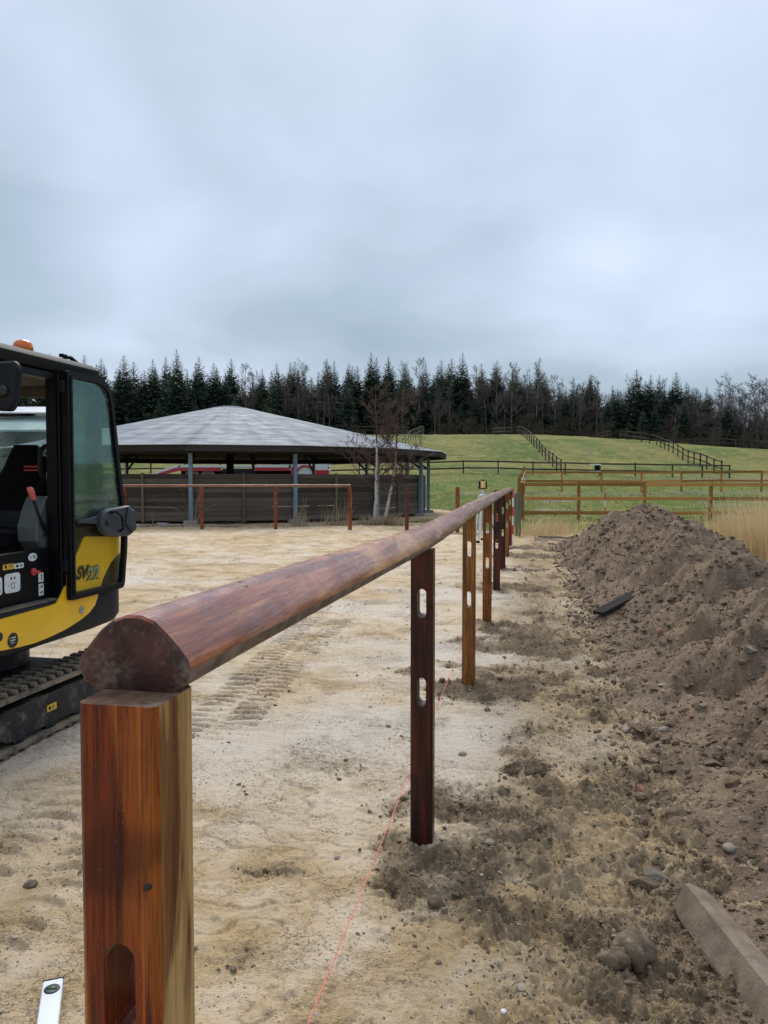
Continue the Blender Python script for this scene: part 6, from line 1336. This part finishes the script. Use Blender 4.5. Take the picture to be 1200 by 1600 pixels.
# ------------------------------------------------------------------ small things
# pink builder's line parallel to the fence
def rl(s, t, z): x, y = rail_xy(s, t); return (x, y, z)
P = [rl(s, -0.135, 0.055 + 0.004 * sin(s * 2)) for s in np.linspace(0.6, 6.6, 60)]
b = MB(); b.tube(P, 0.0017, 6); sl = tag(b.build('marking_string', MAT['string'], None, True, fix=False), 'taut pink marking string stretched low beside the fence posts', 'string')
# spirit level on the sand
lx, ly = -0.922, 2.07; gzl = gz_at(lx, ly)
lv = empty('spirit_level', (lx, ly, gzl + 0.012), R(19), 'white spirit level lying on the sand at the lower left', 'spirit level')
b = MB(); b.box((0, -0.23, 0.011), (0.054, 0.60, 0.022), 0.003); b.build('body', MAT['levelwhite'], lv)
b = MB(); b.box((0, 0.071, 0.011), (0.056, 0.006, 0.024), 0.001); b.build('end_cap', MAT['plastic'], lv)
b = MB(); b.lathe([(0.021, 0.0), (0.021, 0.0015), (0.017, 0.0025)], (0, 0.025, 0.0221), 24); vr = b.build('vial_ring', MAT['ink'], lv, True)
b = MB(); b.tube([(-0.014, 0.030, 0.0245), (0.014, 0.020, 0.0245)], 0.0045, 8); b.build('vial', MAT['vial'], vr, True)
# laser level on its tripod
tx, ty = 2.26, 17.6; tg = gz_at(tx, ty)
tp = empty('laser_tripod', (tx, ty, tg), 0, 'silver tripod carrying a yellow laser level, left of the rail end', 'tripod')
for k, a in enumerate((R(200), R(320), R(80))):
    foot = Vector((0.42 * cos(a), 0.42 * sin(a), 0.02)) if k else Vector((-0.16, -0.34, 0.02)); top = Vector((0.05 * cos(a), 0.05 * sin(a), 1.08)); mid = foot.lerp(top, 0.5)
    b = MB(); sd = Vector((0.035, 0, 0))
    b.bar(foot + sd * 0.6, mid.lerp(top, 0.2) + sd * 0.6, 0.03, 0.03, 0.004); lg = b.build('leg', MAT['alu'], tp)
    for q in (-1, 1):
        b = MB(); b.bar(foot.lerp(top, 0.12) + sd * q * 1.4, top + sd * q * 1.1, 0.028, 0.028, 0.004); b.build('stay', MAT['white'], lg)
    b = MB(); b.box(foot + Vector((0, 0, 0.03)), (0.12, 0.06, 0.05), 0.01); b.build('foot', MAT['black'], lg)
b = MB(); b.lathe([(0.10, 1.07), (0.10, 1.10), (0.03, 1.11), (0.022, 1.12), (0.022, 1.22), (0.05, 1.23)], n=14); b.build('head', MAT['alu'], tp, True, auto=40)
ls = empty('laser_level', (tx, ty, tg + 1.228), 0, 'yellow rotating laser level mounted on the silver tripod', 'laser level')
b = MB(); b.box((0, 0, 0.105), (0.16, 0.15, 0.17), 0.025); b.build('housing', MAT['lasery'], ls)
b = MB(); b.lathe([(0.05, 0.0), (0.07, 0.005), (0.07, 0.022), (0.05, 0.03)], n=14); b.build('base', MAT['black'], ls, True)
for sx_ in (-0.075, 0.075):
    b = MB(); b.box((sx_, -0.02, 0.105), (0.03, 0.145, 0.185), 0.01); b.build('bumper', MAT['plastic'], ls)
b = MB(); b.box((-0.02, -0.073, 0.11), (0.03, 0.012, 0.14), 0.004); b.build('front_strip', MAT['white'], ls)
b = MB(); b.lathe([(0.05, 0.19), (0.05, 0.215), (0.03, 0.235), (0.01, 0.24)], n=14); b.build('rotor', MAT['greyplastic'], ls, True)
# ranging rods
def rod(x, y, h, label, n=5, start=0):
    r_ = empty('ranging_rod', (x, y, gz_at(x, y)), 0, label, 'ranging rod')
    for k in range(n):
        b = MB(); z0, z1 = -0.15 if k == 0 else h * k / n, h * (k + 1) / n
        b.tube([(0, 0, z0), (0, 0, z1 - 0.0005)], 0.019, 10); b.build('band', MAT['redpaint' if (k + start) % 2 == 0 else 'white'], r_, True, auto=40)
    return r_
rod(2.98, 17.75, 1.27, 'red and white ranging rod standing at the far end of the rail', 6, 1)
rod(7.55, 26.2, 0.98, 'short red and white rod behind the heap, before the brown fence', 4, 1)
# mossy square post and stick beyond the rail end
b = MB(); b.box((0, 0, 0.42), (0.16, 0.16, 1.44), 0.012, jit=0.004); tag(b.build('gate_post', MAT['greenpost'], None, loc=(3.55, 20.4, gz_at(3.55, 20.4))), 'mossy grey-green square post beyond the rail end', 'post')
b = MB(); b.tube([(0, 0, 0.03), (0.4, -0.35, 0.05), (0.75, -0.75, 0.03)], [0.035, 0.03, 0.02], 7); tag(b.build('stick', MAT['lath'], None, True, loc=(3.95, 19.6, gz_at(4.3, 19.3))), 'short stick lying by the dead grass past the rail end', 'stick')
# kerb beam at lower right, plank in the heap
kx, ky = 1.075, 2.02; kr = empty('kerb_beam', (kx, ky, top_at(kx, ky)), 0, 'heavy weathered grey-brown beam lying at the lower right', 'beam')
b = MB()
n = 14; vs = []; fs = []; prf = [(-0.045, -0.06), (0.045, -0.06), (0.052, -0.05), (0.052, 0.048), (0.040, 0.060), (-0.036, 0.060), (-0.050, 0.046), (-0.052, -0.05)]
rr = random.Random(4)
for i in range(n + 1):
    y = -0.62 + 1.24 * i / n; ch = 0.018 if i in (0, n) else 0
    for (px, pz) in prf: vs.append((px * (1 - ch * 6) + rr.uniform(-.0022, .0022), y, pz * (1 - ch * 6) + rr.uniform(-.0022, .0022)))
k = len(prf)
for i in range(n):
    for j in range(k): l = (j + 1) % k; fs.append([i * k + j, i * k + l, (i + 1) * k + l, (i + 1) * k + j])
fs.append(list(range(k))); fs.append([n * k + j for j in range(k)]); b.add(vs, fs)
b.build('beam', MAT['sleeper'], kr, loc=(0.01, -0.06, 0.002), rot=(R(2), R(27), R(4)))
s_p, t_p = 8.55, 1.40; x_, y_ = rail_xy(s_p, t_p); hz0 = top_at(x_ - 0.25, y_ - 0.12); hz1 = top_at(x_ + 0.30, y_ + 0.18)
b = MB(); b.bar((x_ - 0.30, y_ - 0.16, hz0 + 0.030), (x_ + 0.26, y_ + 0.17, hz1 - 0.015), 0.15, 0.035, 0.004); tag(b.build('plank', MAT['plank'], None), 'dark wet plank end sticking out of the soil heap', 'plank')
# lumps and stones that stand out
def rock(name, x, y, sz, mat, label, cat, seed, squash=0.6, sub=3, group=None, amp=0.35):
    bm = bmesh.new(); bmesh.ops.create_icosphere(bm, subdivisions=sub, radius=1.0); rr = np.random.default_rng(seed); C = np.array([v.co[:] for v in bm.verts]); o = rr.uniform(0, 50, 2)
    d = 1 + amp * (gnoise(C[:, 0] * 1.3 + o[0], C[:, 1] * 1.3 + C[:, 2] * 1.1 + o[1], seed) + 0.5 * gnoise(C[:, 0] * 3 + C[:, 2] * 2 + o[0], C[:, 1] * 3 + o[1], seed + 1) + 0.3 * gnoise(C[:, 0] * 7 + o[1], C[:, 1] * 7 + C[:, 2] * 5, seed + 2))
    for v, k in zip(bm.verts, d): v.co = Vector((v.co.x * sz[0] * k, v.co.y * sz[1] * k, v.co.z * sz[2] * k))
    me = bpy.data.meshes.new(name); bm.to_mesh(me); bm.free(); me.materials.append(MAT[mat]); me.polygons.foreach_set('use_smooth', [True] * len(me.polygons))
    return tag(link(name, me, None, (x, y, top_at(x, y) + sz[2] * 0.25), (0, 0, seed)), label, cat, group)
rock('clay_lump', 0.78, 2.33, (0.060, 0.075, 0.050), 'clod', 'big squared clod of clay left of the lower right beam', 'clod', 3, amp=0.45)
rock('clay_lump', 0.70, 2.27, (0.035, 0.05, 0.035), 'clod', 'smaller clod leaning against the big squared clod', 'clod', 5, amp=0.4)
ST = [(-0.185, 2.95, 0.016, 'gravel', 'grey pebble just left of the pink string below the dark post'), (0.42, 4.05, 0.020, 'gravel', 'single grey stone on pale sand right of the dark post'), (0.66, 4.85, 0.024, 'clod', 'dark clod in front of the golden post'),
      (-1.28, 2.72, 0.022, 'clod', 'dark purple clod on the sand left of the near post'), (0.33, 2.06, 0.008, 'white', 'tiny white chip on the sand at bottom centre'), (0.42, 3.0, 0.020, 'gravel', 'flat grey stone right of the foot of the dark post'),
      (1.20, 3.3, 0.020, 'gravel', 'grey stone at the foot of the heap near the beam'), (1.62, 4.4, 0.030, 'gravel', 'pale stone low on the slope of the heap'), (0.18, 2.62, 0.026, 'clod', 'rounded soil clod in front of the dark post'), (0.60, 2.02, 0.020, 'clod', 'brown clod at the bottom right of the string'),
      (0.56, 3.25, 0.030, 'clod', 'angular clod behind and right of the dark post'), (1.35, 2.95, 0.024, 'gravel', 'half-buried stone above the beam')]
for i, (x, y, s, m, l) in enumerate(ST): rock('stone' if m in ('gravel', 'white') else 'soil_clod', x, y, (s, s * 1.2, s * 0.65), m, l, 'stone' if m in ('gravel', 'white') else 'clod', 20 + i, sub=2)
# twigs and torn roots in the spoil
b = MB(); rr = random.Random(12)
for k in range(150):
    s0 = math.exp(rr.uniform(math.log(2.0), math.log(13))); t0 = rr.uniform(0.25, 2.4); x, y = rail_xy(s0, t0); L = rr.uniform(0.05, 0.22) * (0.6 + 0.05 * s0); a = rr.uniform(0, 6.28); P = []
    for i in range(5):
        u = i / 4 - 0.5; xx = x + cos(a) * L * u + rr.uniform(-.1, .1) * L; yy = y + sin(a) * L * u + rr.uniform(-.1, .1) * L; P.append((xx, yy, top_at(xx, yy) + rr.uniform(-0.004, 0.014)))
    r0 = rr.uniform(0.0010, 0.0028); b.tube(P, [r0, r0, r0 * 0.9, r0 * 0.7, r0 * 0.4], 4, cap=False)
tag(b.build('torn_roots', MAT['roots'], None, False, fix=False), 'torn roots and twigs strewn over the dug-out soil', 'roots', kind='stuff')
# matted root clump
cx0, cy0 = 0.735, 3.83; z0 = gz_at(cx0, cy0); rr = random.Random(6); b = MB()
rt_ = empty('root_clump', (cx0, cy0, z0), 0, 'matted clump of dead roots lying on the sand', 'root clump')
for k in range(330):
    a = rr.uniform(0, 6.28); r = 0.13 * sqrt(rr.random()); p = Vector((r * cos(a), 0.62 * r * sin(a), 0.0)); h = 0.055 * max(0, 1 - (r / 0.15) ** 2); p.z = rr.uniform(0, h); d = Vector((rr.uniform(-1, 1), rr.uniform(-1, 1), rr.uniform(-.25, .45))).normalized(); L = rr.uniform(0.03, 0.085)
    b.tube([p - d * L / 2, p + Vector((0, 0, 0.010)), p + (d + Vector((rr.uniform(-.5, .5), rr.uniform(-.5, .5), -0.2))).normalized() * L / 2], [0.0012, 0.0017, 0.0009], 3, cap=False)
b.build('roots', MAT['roots'], rt_, False, fix=False)
rock2 = rock('root_soil', cx0, cy0, (0.12, 0.075, 0.036), 'clod', None, None, 44); rock2.parent = rt_; rock2.location = (0, 0, 0.006); rock2.rotation_euler = (0, 0, 0)
